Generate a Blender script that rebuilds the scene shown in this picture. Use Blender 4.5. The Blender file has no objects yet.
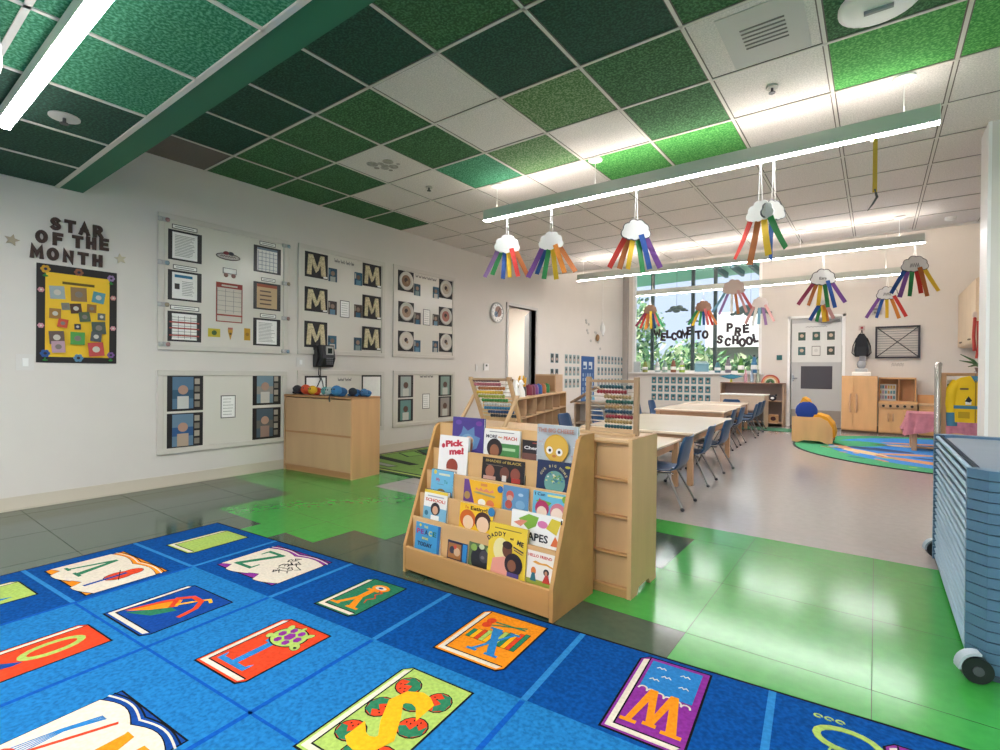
import bpy, math, random
from mathutils import Matrix, Vector, Euler
random.seed(7)
PI = math.pi
D = bpy.data
SC = bpy.context.scene
COL = SC.collection

# ---------------------------------------------------------------- materials
def lin(c):
    return tuple((v/12.92 if v <= .04045 else ((v+.055)/1.055)**2.4) for v in c)
def hx(s):
    return lin(tuple(int(s[i:i+2], 16)/255 for i in (0, 2, 4)))
MATS = {}
def mat(name, col, rough=.6, var=0.0, scale=8, stretch=(1, 1, 1), metal=0.0, bump=0.0, emis=0.0, spec=.5, alpha=1.0, coat=0.0, var2=None, detail=4):
    """Principled surface; var mixes in a noise-driven second tone of the same paint."""
    if name in MATS: return MATS[name]
    if isinstance(col, str): col = hx(col)
    m = D.materials.new(name); m.use_nodes = True
    nt = m.node_tree; b = nt.nodes['Principled BSDF']
    b.inputs['Base Color'].default_value = (*col, 1)
    b.inputs['Roughness'].default_value = rough
    b.inputs['Metallic'].default_value = metal
    b.inputs['Specular IOR Level'].default_value = spec
    if coat: b.inputs['Coat Weight'].default_value = coat; b.inputs['Coat Roughness'].default_value = .15
    if var or bump:
        tc = nt.nodes.new('ShaderNodeTexCoord'); mp = nt.nodes.new('ShaderNodeMapping')
        mp.inputs['Scale'].default_value = stretch
        n = nt.nodes.new('ShaderNodeTexNoise'); n.inputs['Scale'].default_value = scale; n.inputs['Detail'].default_value = detail
        nt.links.new(tc.outputs['Object'], mp.inputs[0]); nt.links.new(mp.outputs[0], n.inputs['Vector'])
        if var:
            r = nt.nodes.new('ShaderNodeValToRGB')
            r.color_ramp.elements[0].position = .35 if not var2 else .44; r.color_ramp.elements[1].position = .65
            c2 = hx(var2) if var2 else tuple(min(1, v*(1+var)) for v in col)
            r.color_ramp.elements[0].color = (*[v*(1-var) for v in col], 1) if not var2 else (*col, 1)
            r.color_ramp.elements[1].color = (*c2, 1)
            nt.links.new(n.outputs['Fac'], r.inputs[0]); nt.links.new(r.outputs[0], b.inputs['Base Color'])
        if bump:
            bp = nt.nodes.new('ShaderNodeBump'); bp.inputs['Strength'].default_value = bump; bp.inputs['Distance'].default_value = .01
            nt.links.new(n.outputs['Fac'], bp.inputs['Height']); nt.links.new(bp.outputs[0], b.inputs['Normal'])
    if emis:
        b.inputs['Emission Color'].default_value = (*col, 1); b.inputs['Emission Strength'].default_value = emis
    MATS[name] = m
    return m
def C(hexs, rough=.6):
    return mat('paint_'+hexs+('' if rough == .6 else '_%d' % (rough*100)), tuple(v*.82 for v in hx(hexs)), rough)

WOOD = mat('maple', 'c9a274', .45, .07, 5, (1.5, 1.5, .25), spec=.35, detail=6)
WOODX = mat('maple_grain_across', 'd2ae84', .45, .07, 5, (.25, 1.5, 1.5), spec=.35, detail=6)
WOODD = mat('maple_edge', 'b98a58', .5, .06, 6, (.3, 1, 1))
WOODB = mat('birch_ply_warm', 'b28650', .42, .12, 4, (.3, 1.5, 1.5), spec=.35, detail=6)
WOODT = mat('birch_ply_pale', 'c79f6c', .45, .06, 4, (.3, 1.5, 1.5), spec=.35, detail=6)
WOODC = mat('beech', 'c7a684', .5, .06, 6)
KITW = mat('play_kitchen_wood', 'd9a873', .45, .06, 5, (1.5, 1.5, .3))
WALL = mat('wall_paint', 'dcd6ce', .75, .012, 3, bump=.03)
WHITE = mat('white_gloss', 'f2f1ee', .4)
BOARD = mat('whiteboard', 'ddd8cd', .22, .01, 2)
FRAMEW = mat('board_trim', 'd2ccc2', .4)
CHROME = mat('chrome', 'c0c0c4', .22, metal=1)
LEGM = mat('chair_leg_steel', '8f8d8c', .38, metal=.9)
DARKM = mat('dark_metal', '4a4b4e', .4, metal=.6)
BLACK = mat('black', '1d1c1e', .5)
PAPER = mat('paper', 'f3f1ec', .7, .02, 30)
CHAIRB = mat('chair_blue', '1f466d', .35, .05, 3)
GRIDM = mat('ceiling_grid_metal', 'd8d3ca', .5)

# ---------------------------------------------------------------- mesh builder
class MB:
    def __init__(s): s.v = []; s.f = []; s.fm = []; s.sm = []; s.m = []
    def mi(s, m):
        if m not in s.m: s.m.append(m)
        return s.m.index(m)
    def add(s, vs, fs, m, M=None, smooth=False):
        k = len(s.v)
        for p in vs:
            p = Vector(p)
            s.v.append(tuple(M @ p) if M is not None else tuple(p))
        i = s.mi(m)
        for f in fs: s.f.append([a+k for a in f]); s.fm.append(i); s.sm.append(smooth)
        return s
    def box(s, x0, x1, y0, y1, z0, z1, m, M=None, b=0.0):
        if b <= 0:
            v = [(x0,y0,z0),(x1,y0,z0),(x1,y1,z0),(x0,y1,z0),(x0,y0,z1),(x1,y0,z1),(x1,y1,z1),(x0,y1,z1)]
            return s.add(v, [(0,3,2,1),(4,5,6,7),(0,1,5,4),(1,2,6,5),(2,3,7,6),(3,0,4,7)], m, M)
        b = min(b, (x1-x0)/2.01, (y1-y0)/2.01, (z1-z0)/2.01)
        v = []
        for i, x in enumerate((x0, x1)):
            for j, y in enumerate((y0, y1)):
                for k, z in enumerate((z0, z1)):
                    sx, sy, sz = (b if i == 0 else -b), (b if j == 0 else -b), (b if k == 0 else -b)
                    v += [(x, y+sy, z+sz), (x+sx, y, z+sz), (x+sx, y+sy, z)]
        def I(i, j, k, a): return (i*4+j*2+k)*3+a
        f = []
        for i in (0, 1):
            q = [I(i,0,0,0), I(i,1,0,0), I(i,1,1,0), I(i,0,1,0)]; f.append(q if i else q[::-1])
            q = [I(0,i,0,1), I(0,i,1,1), I(1,i,1,1), I(1,i,0,1)]; f.append(q if i else q[::-1])
            q = [I(0,0,i,2), I(1,0,i,2), I(1,1,i,2), I(0,1,i,2)]; f.append(q if i else q[::-1])
        for i in (0, 1):
            for j in (0, 1):
                q = [I(i,j,0,0), I(i,j,0,1), I(i,j,1,1), I(i,j,1,0)]; f.append(q if (i+j) % 2 else q[::-1])
                q = [I(i,0,j,0), I(i,0,j,2), I(i,1,j,2), I(i,1,j,0)]; f.append(q if (i+j) % 2 == 0 else q[::-1])
                q = [I(0,i,j,1), I(0,i,j,2), I(1,i,j,2), I(1,i,j,1)]; f.append(q if (i+j) % 2 else q[::-1])
        for i in (0, 1):
            for j in (0, 1):
                for k in (0, 1):
                    t = [I(i,j,k,0), I(i,j,k,1), I(i,j,k,2)]; f.append(t if (i+j+k) % 2 else t[::-1])
        return s.add(v, f, m, M)
    def cyl(s, p0, p1, r0, m, r1=None, n=12, M=None, caps=True):
        p0, p1 = Vector(p0), Vector(p1); r1 = r0 if r1 is None else r1
        d = (p1-p0).normalized(); a = d.orthogonal().normalized(); c = d.cross(a)
        v = []
        for p, r in ((p0, r0), (p1, r1)):
            for i in range(n):
                t = 2*PI*i/n; v.append(tuple(p+(a*math.cos(t)+c*math.sin(t))*r))
        s.add(v, [(i, (i+1) % n, n+(i+1) % n, n+i) for i in range(n)], m, M, True)
        if caps: s.add(v[:n], [tuple(range(n))[::-1]], m, M); s.add(v[n:], [tuple(range(n))], m, M)
        return s
    def tube(s, pts, r, m, n=8, M=None, caps=True):
        pts = [Vector(p) for p in pts]; v = []; a = None
        for i, p in enumerate(pts):
            d = (pts[min(i+1, len(pts)-1)]-pts[max(i-1, 0)]).normalized()
            a = d.orthogonal() if a is None else a-d*a.dot(d)
            a.normalize(); c = d.cross(a); rr = r[i] if isinstance(r, (list, tuple)) else r
            for k in range(n):
                t = 2*PI*k/n; v.append(tuple(p+(a*math.cos(t)+c*math.sin(t))*rr))
        f = []
        for i in range(len(pts)-1):
            for k in range(n): f.append((i*n+k, i*n+(k+1) % n, (i+1)*n+(k+1) % n, (i+1)*n+k))
        s.add(v, f, m, M, True)
        if caps: s.add(v[:n], [tuple(range(n))[::-1]], m, M); s.add(v[-n:], [tuple(range(n))], m, M)
        return s
    def lathe(s, prof, m, c=(0, 0, 0), n=16, M=None):
        v = []
        for r, z in prof:
            for k in range(n):
                t = 2*PI*k/n; v.append((c[0]+r*math.cos(t), c[1]+r*math.sin(t), c[2]+z))
        f = [(i*n+k, i*n+(k+1) % n, (i+1)*n+(k+1) % n, (i+1)*n+k) for i in range(len(prof)-1) for k in range(n)]
        s.add(v, f, m, M, True)
        s.add(v[:n], [tuple(range(n))[::-1]], m, M); s.add(v[-n:], [tuple(range(n))], m, M)
        return s
    def ball(s, c, r, m, n=12, M=None):
        r = (r, r, r) if not isinstance(r, (tuple, list)) else r
        k = n//2; v = [(c[0], c[1], c[2]-r[2])]; f = []
        for i in range(1, k):
            ph = -PI/2+PI*i/k
            for j in range(n):
                t = 2*PI*j/n; v.append((c[0]+r[0]*math.cos(ph)*math.cos(t), c[1]+r[1]*math.cos(ph)*math.sin(t), c[2]+r[2]*math.sin(ph)))
        v.append((c[0], c[1], c[2]+r[2])); L = len(v)-1
        for j in range(n): f.append((0, 1+(j+1) % n, 1+j)); f.append((L, L-n+j, L-n+(j+1) % n))
        for i in range(k-2):
            for j in range(n):
                a = 1+i*n+j; b_ = 1+i*n+(j+1) % n; f.append((a, b_, b_+n, a+n))
        return s.add(v, f, m, M, True)
    def prism(s, poly, h0, h1, m, M=None, axis='z', side=None):
        """poly in the plane, extruded h0..h1 along axis (z: (x,y), y: (x,z), x: (y,z))"""
        ar = sum(poly[i][0]*poly[(i+1) % len(poly)][1]-poly[(i+1) % len(poly)][0]*poly[i][1] for i in range(len(poly)))
        if ar < 0: poly = poly[::-1]
        P = {'z': lambda a, b_, h: (a, b_, h), 'y': lambda a, b_, h: (a, h, b_), 'x': lambda a, b_, h: (h, a, b_)}[axis]
        n = len(poly); v = [P(a, b_, h0) for a, b_ in poly]+[P(a, b_, h1) for a, b_ in poly]
        fl = axis == 'y'
        caps = [tuple(range(n))[::-1], tuple(range(n, 2*n))]; sd = [(i, (i+1) % n, n+(i+1) % n, n+i) for i in range(n)]
        if fl: caps = [c[::-1] for c in caps]; sd = [c[::-1] for c in sd]
        s.add(v, caps, m, M); s.add(v, sd, side or m, M)
        return s
    def disc(s, cx, cy, r, h0, h1, m, n=20, M=None, ry=None):
        return s.prism([(cx+r*math.cos(2*PI*i/n), cy+(ry or r)*math.sin(2*PI*i/n)) for i in range(n)], h0, h1, m, M)
    def line(s, pts, w, h0, h1, m, M=None, closed=False):
        """flat stroke following pts in the plane"""
        q = [tuple(p) for p in pts]
        if closed or (len(q) > 2 and math.dist(q[0], q[-1]) < 1e-6): closed = True; q = q[:-1] if math.dist(q[0], q[-1]) < 1e-6 else q
        n = len(q); Lf, Rt = [], []
        for i in range(n):
            a = q[(i-1) % n] if (closed or i > 0) else None; c = q[(i+1) % n] if (closed or i < n-1) else None; b_ = q[i]
            ds = []
            for u, v in ((a, b_), (b_, c)):
                if u is not None and v is not None:
                    L = math.dist(u, v) or 1e-6; ds.append(((v[0]-u[0])/L, (v[1]-u[1])/L))
            dx, dy = sum(d[0] for d in ds), sum(d[1] for d in ds); L = math.hypot(dx, dy) or 1e-6; dx, dy = dx/L, dy/L
            k = w/2/max(.45, abs(dx*ds[0][0]+dy*ds[0][1])); e = 0 if (a is not None and c is not None) else (w/2 if c is None else -w/2)
            Lf.append((b_[0]-dy*k+dx*e, b_[1]+dx*k+dy*e)); Rt.append((b_[0]+dy*k+dx*e, b_[1]-dx*k+dy*e))
        v = []; 
        for i in range(n): v += [(*Lf[i], h0), (*Rt[i], h0), (*Lf[i], h1), (*Rt[i], h1)]
        f = []
        for i in range(n if closed else n-1):
            a, b_ = 4*i, 4*((i+1) % n); f += [(a+2, a+3, b_+3, b_+2), (a+1, a, b_, b_+1), (a, a+2, b_+2, b_), (a+3, a+1, b_+1, b_+3)]
        if not closed: f += [(0, 1, 3, 2), (4*n-3, 4*n-4, 4*n-2, 4*n-1)]
        return s.add(v, f, m, M)
    def text(s, txt, size, h0, h1, m, cx=0, cy=0, rot=0, M=None, bold=.015, w=None, align='CENTER', shear=0):
        cu = D.curves.new('t', 'FONT'); cu.body = txt; cu.size = size; cu.align_x = align; cu.align_y = 'CENTER'
        cu.extrude = abs(h1-h0)/2; cu.offset = bold*size; cu.resolution_u = 2; cu.shear = shear
        o = D.objects.new('t', cu); COL.objects.link(o)
        me = D.meshes.new_from_object(o.evaluated_get(bpy.context.evaluated_depsgraph_get()))
        xs = [v.co.x for v in me.vertices] or [0, 1]
        kx = 1 if not w else w/max(1e-6, max(xs)-min(xs))
        T = Matrix.Translation((cx, cy, (h0+h1)/2)) @ Matrix.Rotation(rot, 4, 'Z') @ Matrix.Diagonal((kx, 1, 1, 1))
        s.add([tuple(T @ v.co) for v in me.vertices], [tuple(p.vertices) for p in me.polygons], m, M)
        D.objects.remove(o); D.meshes.remove(me); D.curves.remove(cu)
        return s
    def build(s, name, parent=None, M=None):
        me = D.meshes.new(name); me.from_pydata(s.v, [], s.f)
        for m in s.m: me.materials.append(m)
        me.polygons.foreach_set('material_index', s.fm); me.polygons.foreach_set('use_smooth', s.sm)
        me.update()
        o = D.objects.new(name, me); COL.objects.link(o)
        if parent is not None: o.parent = parent
        if M is not None: o.matrix_local = M
        return o

def tag(o, label=None, cat=None, group=None, kind=None):
    if label: o['label'] = label
    if cat: o['category'] = cat
    if group: o['group'] = group
    if kind: o['kind'] = kind
    return o
def empty(name, loc=(0, 0, 0), rz=0, M=None):
    o = D.objects.new(name, None); COL.objects.link(o); o.empty_display_size = .05
    if M is not None: o.matrix_world = M
    else: o.location = loc; o.rotation_euler = (0, 0, rz)
    return o
KIDS = {}
def copy_tree(o, parent=None):
    c = o.copy(); COL.objects.link(c)
    if parent is not None: c.parent = parent
    for ch in [k for k in D.objects if k.parent == o]:
        copy_tree(ch, c)
    return c
def struct(name, mb, M=None):
    return tag(mb.build(name, None, M), kind='structure')
def T(x, y, z, rz=0): return Matrix.Translation((x, y, z)) @ Matrix.Rotation(rz, 4, 'Z')

LX = -5.07          # left wall plane
BY = 12.0           # back wall plane
# plane frames: u right, v up, w out of the wall
def LW(u, v, w=0):  # on the left wall (faces +x)
    return Matrix(((0, 0, 1, LX+w), (1, 0, 0, u), (0, 1, 0, v), (0, 0, 0, 1)))
def BW(u, v, w=0):  # on the back wall (faces -y)
    return Matrix(((1, 0, 0, u), (0, 0, -1, BY-w), (0, 1, 0, v), (0, 0, 0, 1)))

ARC = lambda cx, cy, rx, ry, a0, a1, n=8: [(cx+rx*math.cos(math.radians(a0+(a1-a0)*i/n)), cy+ry*math.sin(math.radians(a0+(a1-a0)*i/n))) for i in range(n+1)]
GL = {'S': [ARC(.3, .75, .26, .25, 30, 270, 8)+ARC(.3, .25, .28, .25, 90, -150, 8)], 'T': [[(0, 1), (.64, 1)], [(.32, 1), (.32, 0)]], 'A': [[(0, 0), (.32, 1), (.64, 0)], [(.13, .34), (.51, .34)]],
 'R': [[(0, 0), (0, 1)], [(0, 1), (.3, 1)]+ARC(.32, .75, .25, .25, 90, -90, 6)+[(0, .5)], [(.28, .5), (.6, 0)]], 'O': [ARC(.34, .5, .34, .5, 0, 360, 16)], 'F': [[(0, 0), (0, 1), (.54, 1)], [(0, .54), (.44, .54)]],
 'H': [[(0, 0), (0, 1)], [(.58, 0), (.58, 1)], [(0, .5), (.58, .5)]], 'E': [[(.54, 0), (0, 0), (0, 1), (.54, 1)], [(0, .52), (.46, .52)]], 'M': [[(0, 0), (.04, 1), (.39, .28), (.74, 1), (.78, 0)]],
 'N': [[(0, 0), (0, 1), (.6, 0), (.6, 1)]], 'W': [[(0, 1), (.2, 0), (.42, .8), (.64, 0), (.84, 1)]], 'L': [[(0, 1), (0, 0), (.5, 0)]], 'C': [ARC(.34, .5, .34, .5, 50, 310, 12)], 'P': [[(0, 0), (0, 1)], [(0, 1), (.3, 1)]+ARC(.32, .73, .26, .27, 90, -90, 6)+[(0, .46)]]}
def glyph(mb, ch, H, st, h0, h1, m, rot=0, kx=1.0):
    st_ = GL[ch]; xs = [p[0] for s in st_ for p in s]; cx = (max(xs)+min(xs))/2; M = Matrix.Rotation(rot, 4, 'Z'); hh = H-st; k = 0
    for s in st_:
        mb.line([((x-cx)*hh*kx, (y-.5)*hh) for x, y in s], st, h0, h1+.0006*k, m, M); k += 1

# ---------------------------------------------------------------- camera, world, light
cam_d = D.cameras.new('camera'); cam = D.objects.new('camera', cam_d); COL.objects.link(cam); SC.camera = cam
YAW, PIT, ROL = -.6397, -.00517, .0101
fw = Vector((math.sin(YAW)*math.cos(PIT), math.cos(YAW)*math.cos(PIT), math.sin(PIT)))
rt = Vector((math.cos(YAW), -math.sin(YAW), 0)); up = rt.cross(fw)
r2 = rt*math.cos(ROL)+up*math.sin(ROL); u2 = up*math.cos(ROL)-rt*math.sin(ROL)
cam.matrix_world = Matrix(((r2.x, u2.x, -fw.x, 0), (r2.y, u2.y, -fw.y, 0), (r2.z, u2.z, -fw.z, 1.05), (0, 0, 0, 1)))
cam_d.sensor_width = 36; cam_d.lens = 505.4*36/1000; cam_d.clip_start = .05; cam_d.clip_end = 200
SC.view_settings.view_transform = 'Standard'; SC.view_settings.look = 'None'
SC.view_settings.gamma = 1; SC.view_settings.use_curve_mapping = False
SC.view_settings.exposure = 1.12
w = D.worlds.new('world'); SC.world = w; w.use_nodes = True
bg = w.node_tree.nodes['Background']; bg.inputs[0].default_value = (.66, .77, 1.0, 1); bg.inputs[1].default_value = .54
sd = D.lights.new('sun', 'SUN'); sd.energy = 3.2; sd.angle = .02; sd.color = (1, .95, .86)
sun = D.objects.new('sun', sd); COL.objects.link(sun); sun.rotation_euler = Euler((math.radians(38), 0, math.radians(-25)))

# ---------------------------------------------------------------- room shell
FL = {'g': mat('floor_green', '3a963f', .15, .05, 22, spec=.6, detail=8), 'd': mat('floor_dark_green', '3f5142', .12, .05, 30, spec=.6, detail=8),
      't': mat('floor_tan', 'a59c98', .17, .03, 20, spec=.6, detail=8)}
SEAM = mat('floor_seam', '2c3626', .9, spec=.1)
def fcol(x, y):
    if y > 3.62 or (x > -3.66 and y > 3.01 and x < -2.2): return 't'
    if y > 2.4:
        if x < -.92 and y > 2.71 and y < 3.3 and x > -1.5: return 'd'
        return 'g'
    if x < -3.97: return 'd'
    if y < 1.80 and x < -3.36: return 'd'
    if x > -2.745 and x < -.62 and y < 2.1: return 'd'
    if x > -3.05 and x < -2.74 and y < 1.83: return 'd'
    if x < -1.5 and y > 2.1 and y < 2.4 and x > -2.45: return 'd'
    return 'g'
mb = MB(); t = .305
x0 = -17*t; ny0 = 2.10-20*t
for i in range(29):
    for j in range(56):
        xa, ya = max(LX, x0+i*t), ny0+j*t; xb, yb = min(x0+(i+1)*t, 3.4), min(ya+t, BY)
        if xb <= xa: continue
        mb.add([(xa, ya, 0), (xb, ya, 0), (xb, yb, 0), (xa, yb, 0)], [(0, 1, 2, 3)], FL[fcol((xa+xb)/2, (ya+yb)/2)])
for i in range(29):
    x = x0+i*t
    if x > LX and i % 2 == 1: mb.box(x-.0009, x+.0009, ny0, 3.62, 0, .0004, SEAM)
for j in range(26):
    y = ny0+j*t
    if j % 2 == 0: mb.box(LX, 3.4, y-.0009, y+.0009, 0, .0004, SEAM)
struct('floor', mb)

CH = 2.917; LZ = 2.44
CT = {'D': mat('ceiling_tile_dark_green', '1a3f30', .85, .5, 75, bump=.3, var2='2f5f4b', detail=6), 'G': mat('ceiling_tile_green', '28552e', .85, .5, 75, bump=.3, var2='55895a', detail=6),
      'E': mat('ceiling_tile_emerald', '20764f', .85, .5, 75, bump=.3, var2='62ad88', detail=6), 'L': mat('ceiling_tile_olive', '44703a', .85, .5, 75, bump=.3, var2='8ba67c', detail=6),
      'B': mat('ceiling_tile_bright_green', '348a3a', .85, .5, 75, bump=.3, var2='70bd66', detail=6),
      'W': mat('ceiling_tile_white', 'ddd6d1', .85, .14, 110, bump=.15), 'T': mat('ceiling_tile_taupe', '776c66', .85, .05, 60, bump=.1)}
rows = {-1: 'TDDDDGGGGGGGG', 0: 'GGGGWDDGGGGGG', 1: 'GGWGWLGWGGGGG', 2: 'GWWELWGWBBGGG', 3: 'GWWWWBBWWWWWW'}
mb = MB(); a0x, b0y = -2.08, 2.146; g = .61
def clip(lo, hi, l, h): return max(lo, l), min(hi, h)
for b in range(-2, 11):
    ya, yb = clip(b0y+b*g, b0y+(b+1)*g, 1.24, 8.33)
    if yb <= ya: continue
    for a in range(-5, 9):
        xa, xb = clip(a0x+a*g, a0x+(a+1)*g, LX, 3.4)
        if xb <= xa: continue
        k = rows.get(max(b, -1), 'W'*14)[min(a+5, 12)]
        mb.add([(xa, ya, CH), (xa, yb, CH), (xb, yb, CH), (xb, ya, CH)], [(0, 1, 2, 3)], CT[k])
for a in range(-4, 9):
    x = a0x+a*g; mb.box(x-.009, x+.009, 1.24, 8.33, CH-.006, CH+.01, GRIDM)
for b in range(-1, 11):
    y = b0y+b*g; mb.box(LX, 3.4, y-.009, y+.009, CH-.006, CH+.01, GRIDM)
REV_SHADE = C('6f675f')  # shadow in the tile reveals, put in as dark strips beside the grid
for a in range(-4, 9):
    for s_ in (-1, 1): x = a0x+a*g+s_*.0125; mb.box(x-.0035, x+.0035, 1.24, 8.29, CH-.0015, CH+.005, REV_SHADE)
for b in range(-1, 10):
    for s_ in (-1, 1): y = b0y+b*g+s_*.0125; mb.box(LX, 3.4, y-.0035, y+.0035, CH-.0018, CH+.005, REV_SHADE)
mb.box(LX, 3.4, 8.29, 8.33, CH-.008, 4.2, WALL)
# stained and vented tiles
for k in range(9): mb.disc(a0x-2.5*g+.05*math.cos(k*2.4)*(k**.5), b0y+1.5*g+.04*math.sin(k*2.4)*(k**.5), .035+.02*math.sin(k*3), CH-.0014-.0001*k, CH, mat('tile_stain', 'a8a19a', .85, .2, 30), M=None)
mb.box(a0x+2.25*g, a0x+2.9*g, b0y+1.1*g, b0y+1.95*g, CH-.004, CH+.01, mat('vent_tile', 'c4c1bd', .6))
for k in range(6): mb.box(a0x+2.4*g, a0x+2.75*g, b0y+(1.35+k*.06)*g, b0y+(1.37+k*.06)*g, CH-.006, CH, C('6a6763'))
# low ceiling and painted soffit
for i in range(14):
    xa, xb = clip(-5.07+i*g-.0, -5.07+(i+1)*g, LX, 3.4)
    for j in range(9):
        yb = 1.08-j*g; ya = yb-g
        k = 'D' if i < 3 else 'E'
        if (i, j) in ((2, 0),): k = 'D'
        mb.add([(xa, ya, LZ), (xa, yb, LZ), (xb, yb, LZ), (xb, ya, LZ)], [(0, 1, 2, 3)], CT[k])
for i in range(14): mb.box(-5.07+i*g-.01, -5.07+i*g+.01, -4.5, 1.08, LZ-.006, LZ+.01, GRIDM)
for j in range(9): mb.box(LX, 3.4, 1.08-j*g-.012, 1.08-j*g+.012, LZ-.006, LZ+.01, GRIDM)
mb.box(LX, 3.4, -4.5, 8.4, 4.2, 4.25, WALL)
mb.box(LX, 3.4, 8.3, BY, 4.2, 4.25, CT['W'])
struct('ceiling', mb)
SOF = mat('soffit_green_paint', '1e6b4c', .6)
mb = MB(); mb.box(LX, 3.4, 1.09, 1.24, LZ, CH+.2, SOF); mb.box(LX, 3.4, 1.065, 1.095, LZ-.004, LZ+.02, GRIDM)
struct('trim_1', mb)

def wall_with_hole(name, M, u0, u1, v1, holes, th=.12):
    mb = MB(); us = sorted({u0, u1, *[h[0] for h in holes], *[h[1] for h in holes]})
    for a, b in zip(us, us[1:]):
        hs = [h for h in holes if h[0] <= a+1e-6 and h[1] >= b-1e-6]
        if not hs: mb.box(a, b, 0, v1, -th, 0, WALL)
        else:
            h = hs[0]
            if h[2] > 0: mb.box(a, b, 0, h[2], -th, 0, WALL)
            mb.box(a, b, h[3], v1, -th, 0, WALL)
    return struct(name, mb, M)
wall_with_hole('wall_left', LW(0, 0), -4.5, BY+.12, 4.25, [(7.02, 7.90, 0, 2.2)])
WX0, WX1, WZ0, WZ1 = -4.85, -1.97, 1.09, 3.62
wall_with_hole('wall_back', BW(0, 0), LX-.12, 1.5, 4.25, [(WX0, WX1, WZ0, WZ1), (-1.43, -.54, 0, 2.22)])
mb = MB(); mb.box(1.5, 1.62, 5.4, BY+.12, 0, 4.25, WALL); struct('wall_right', mb)
mb = MB(); mb.box(.655, 3.4, 5.1, 5.4, 0, CH, WALL); mb.box(.64, .66, 5.09, 5.41, 0, CH, WHITE); struct('wall_stub', mb)
RWM = Matrix(((0, 0, -1, 3.4), (-1, 0, 0, 0), (0, 1, 0, 0), (0, 0, 0, 1))); FWM = Matrix(((-1, 0, 0, 0), (0, 0, 1, -4.5), (0, 1, 0, 0), (0, 0, 0, 1)))
wall_with_hole('wall_right_front', RWM, -5.4, 4.5, 4.25, [(-4.4, 3.6, .8, 2.35)])
wall_with_hole('wall_front', FWM, -3.52, 5.19, 4.25, [(-2.8, 4.5, .8, 2.35)])
for wn, Mw, a, b in (('added_window_2', RWM, -4.4, 3.6), ('added_window_3', FWM, -2.8, 4.5)):  # windows out of view, added as extra daylight sources
    mb = MB()
    for k in range(6): x = a+(b-a)*k/5; mb.box(max(a, x-.04), min(b, x+.04), .8, 2.35, -.1, -.02, WHITE)
    mb.box(a, b, .8, .85, -.1, .0, WHITE); mb.box(a, b, 2.3, 2.35, -.1, 0, WHITE); struct(wn, mb, Mw)
BB = mat('baseboard_vinyl', 'd2c8b6', .5)
mb = MB(); mb.box(LX, LX+.008, -4.5, 7.0, 0, .1, BB); mb.box(LX, LX+.008, 7.92, BY, 0, .1, BB); mb.box(LX, LX+.014, -4.5, 7.0, 0, .012, C('ddd2bd')); struct('baseboard_left', mb)
mb = MB(); mb.box(LX, -1.5, BY-.008, BY, 0, .1, C('8a8178')); mb.box(-.48, 1.5, BY-.008, BY, 0, .1, C('8a8178')); struct('baseboard_back', mb)

# side doorway on the left wall with the small room behind
mb = MB(); DF = mat('door_frame_paint', 'cfccc8', .5)
for a in (6.97, 7.90): mb.box(a, a+.05, 0, 2.25, -.12, .02, DF)
mb.box(6.97, 7.95, 2.2, 2.25, -.12, .02, DF)
d = struct('door_1', mb, LW(0, 0))
mb = MB(); mb.box(.0, .04, -.82, 0, .01, 2.18, mat('door_grey', '6f7377', .5)); mb.build('door_leaf', d, Matrix.Identity(4))
dl = [o for o in D.objects if o.name == 'door_leaf'][0]; dl.matrix_local = LW(0, 0).inverted() @ T(LX-.08, 7.88, 0, math.radians(-140))
mb = MB(); mb.box(LX-2.2, LX-.12, 5.9, 6.0, 0, 2.6, WALL); mb.box(LX-2.3, LX-2.2, 5.9, 10.1, 0, 2.6, WALL); mb.box(LX-2.2, LX-.12, 10, 10.1, 0, 2.6, WALL)
mb.box(LX-2.3, LX-.12, 5.9, 10.1, -.05, -.001, FL['t']); mb.box(LX-2.3, LX-.12, 5.9, 10.1, 2.6, 2.65, CT['W']); struct('wall_annex', mb)
LAMP = mat('lamp_diffuser', (1, .95, .88), .5, emis=9)
mb = MB(); mb.box(LX-1.6, LX-1.0, 7.4, 9.2, 2.54, 2.6, LAMP); tag(mb.build('ceiling_panel_light'), 'flat ceiling light panel seen through the side doorway', 'ceiling light')
mb = MB(); mb.box(-.22, .22, 0, .42, 0, .02, C('7b6250')); mb.box(-.19, .19, .03, .39, .02, .024, C('5f5148')); tag(mb.build('wall_picture', None, Matrix(((0,0,1,LX-2.2),(1,0,0,8.9),(0,1,0,.9),(0,0,0,1)))), 'brown panel on the wall of the room behind the side doorway', 'picture')

# classroom back door with paper sheets
mb = MB(); 
for a in (-1.48, -.54): mb.box(a, a+.05, 0, 2.27, -.12, .02, WHITE)
mb.box(-1.48, -.49, 2.22, 2.27, -.12, .02, WHITE)
d2 = struct('door_2', mb, BW(0, 0))
DG = mat('back_door_grey', 'b9bab9', .5)
mb = MB(); mb.box(-1.42, -.55, .01, 2.21, -.08, -.03, DG); mb.box(-1.42, -.55, .01, .35, -.03, -.026, mat('kick_plate', '9b938c', .35, metal=.4)); mb.build('door_leaf', d2)
mb = MB(); mb.box(-1.24, -.70, .78, 1.24, -.03, -.02, C('4c4a52')); mb.build('door_window', d2)
mb = MB(); mb.box(-1.39, -1.3, .98, 1.0, -.03, .03, CHROME); mb.box(-1.39, -1.37, .93, 1.05, -.03, -.02, CHROME); mb.build('door_handle', d2)
mb = MB(); mb.box(-.95, -.58, 2.12, 2.18, -.03, .04, C('8c8c8c')); mb.tube([(-.9, 2.12, .02), (-.75, 2.1, .06), (-.6, 2.16, .03)], .012, C('777777')); mb.build('door_closer', d2)
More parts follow.
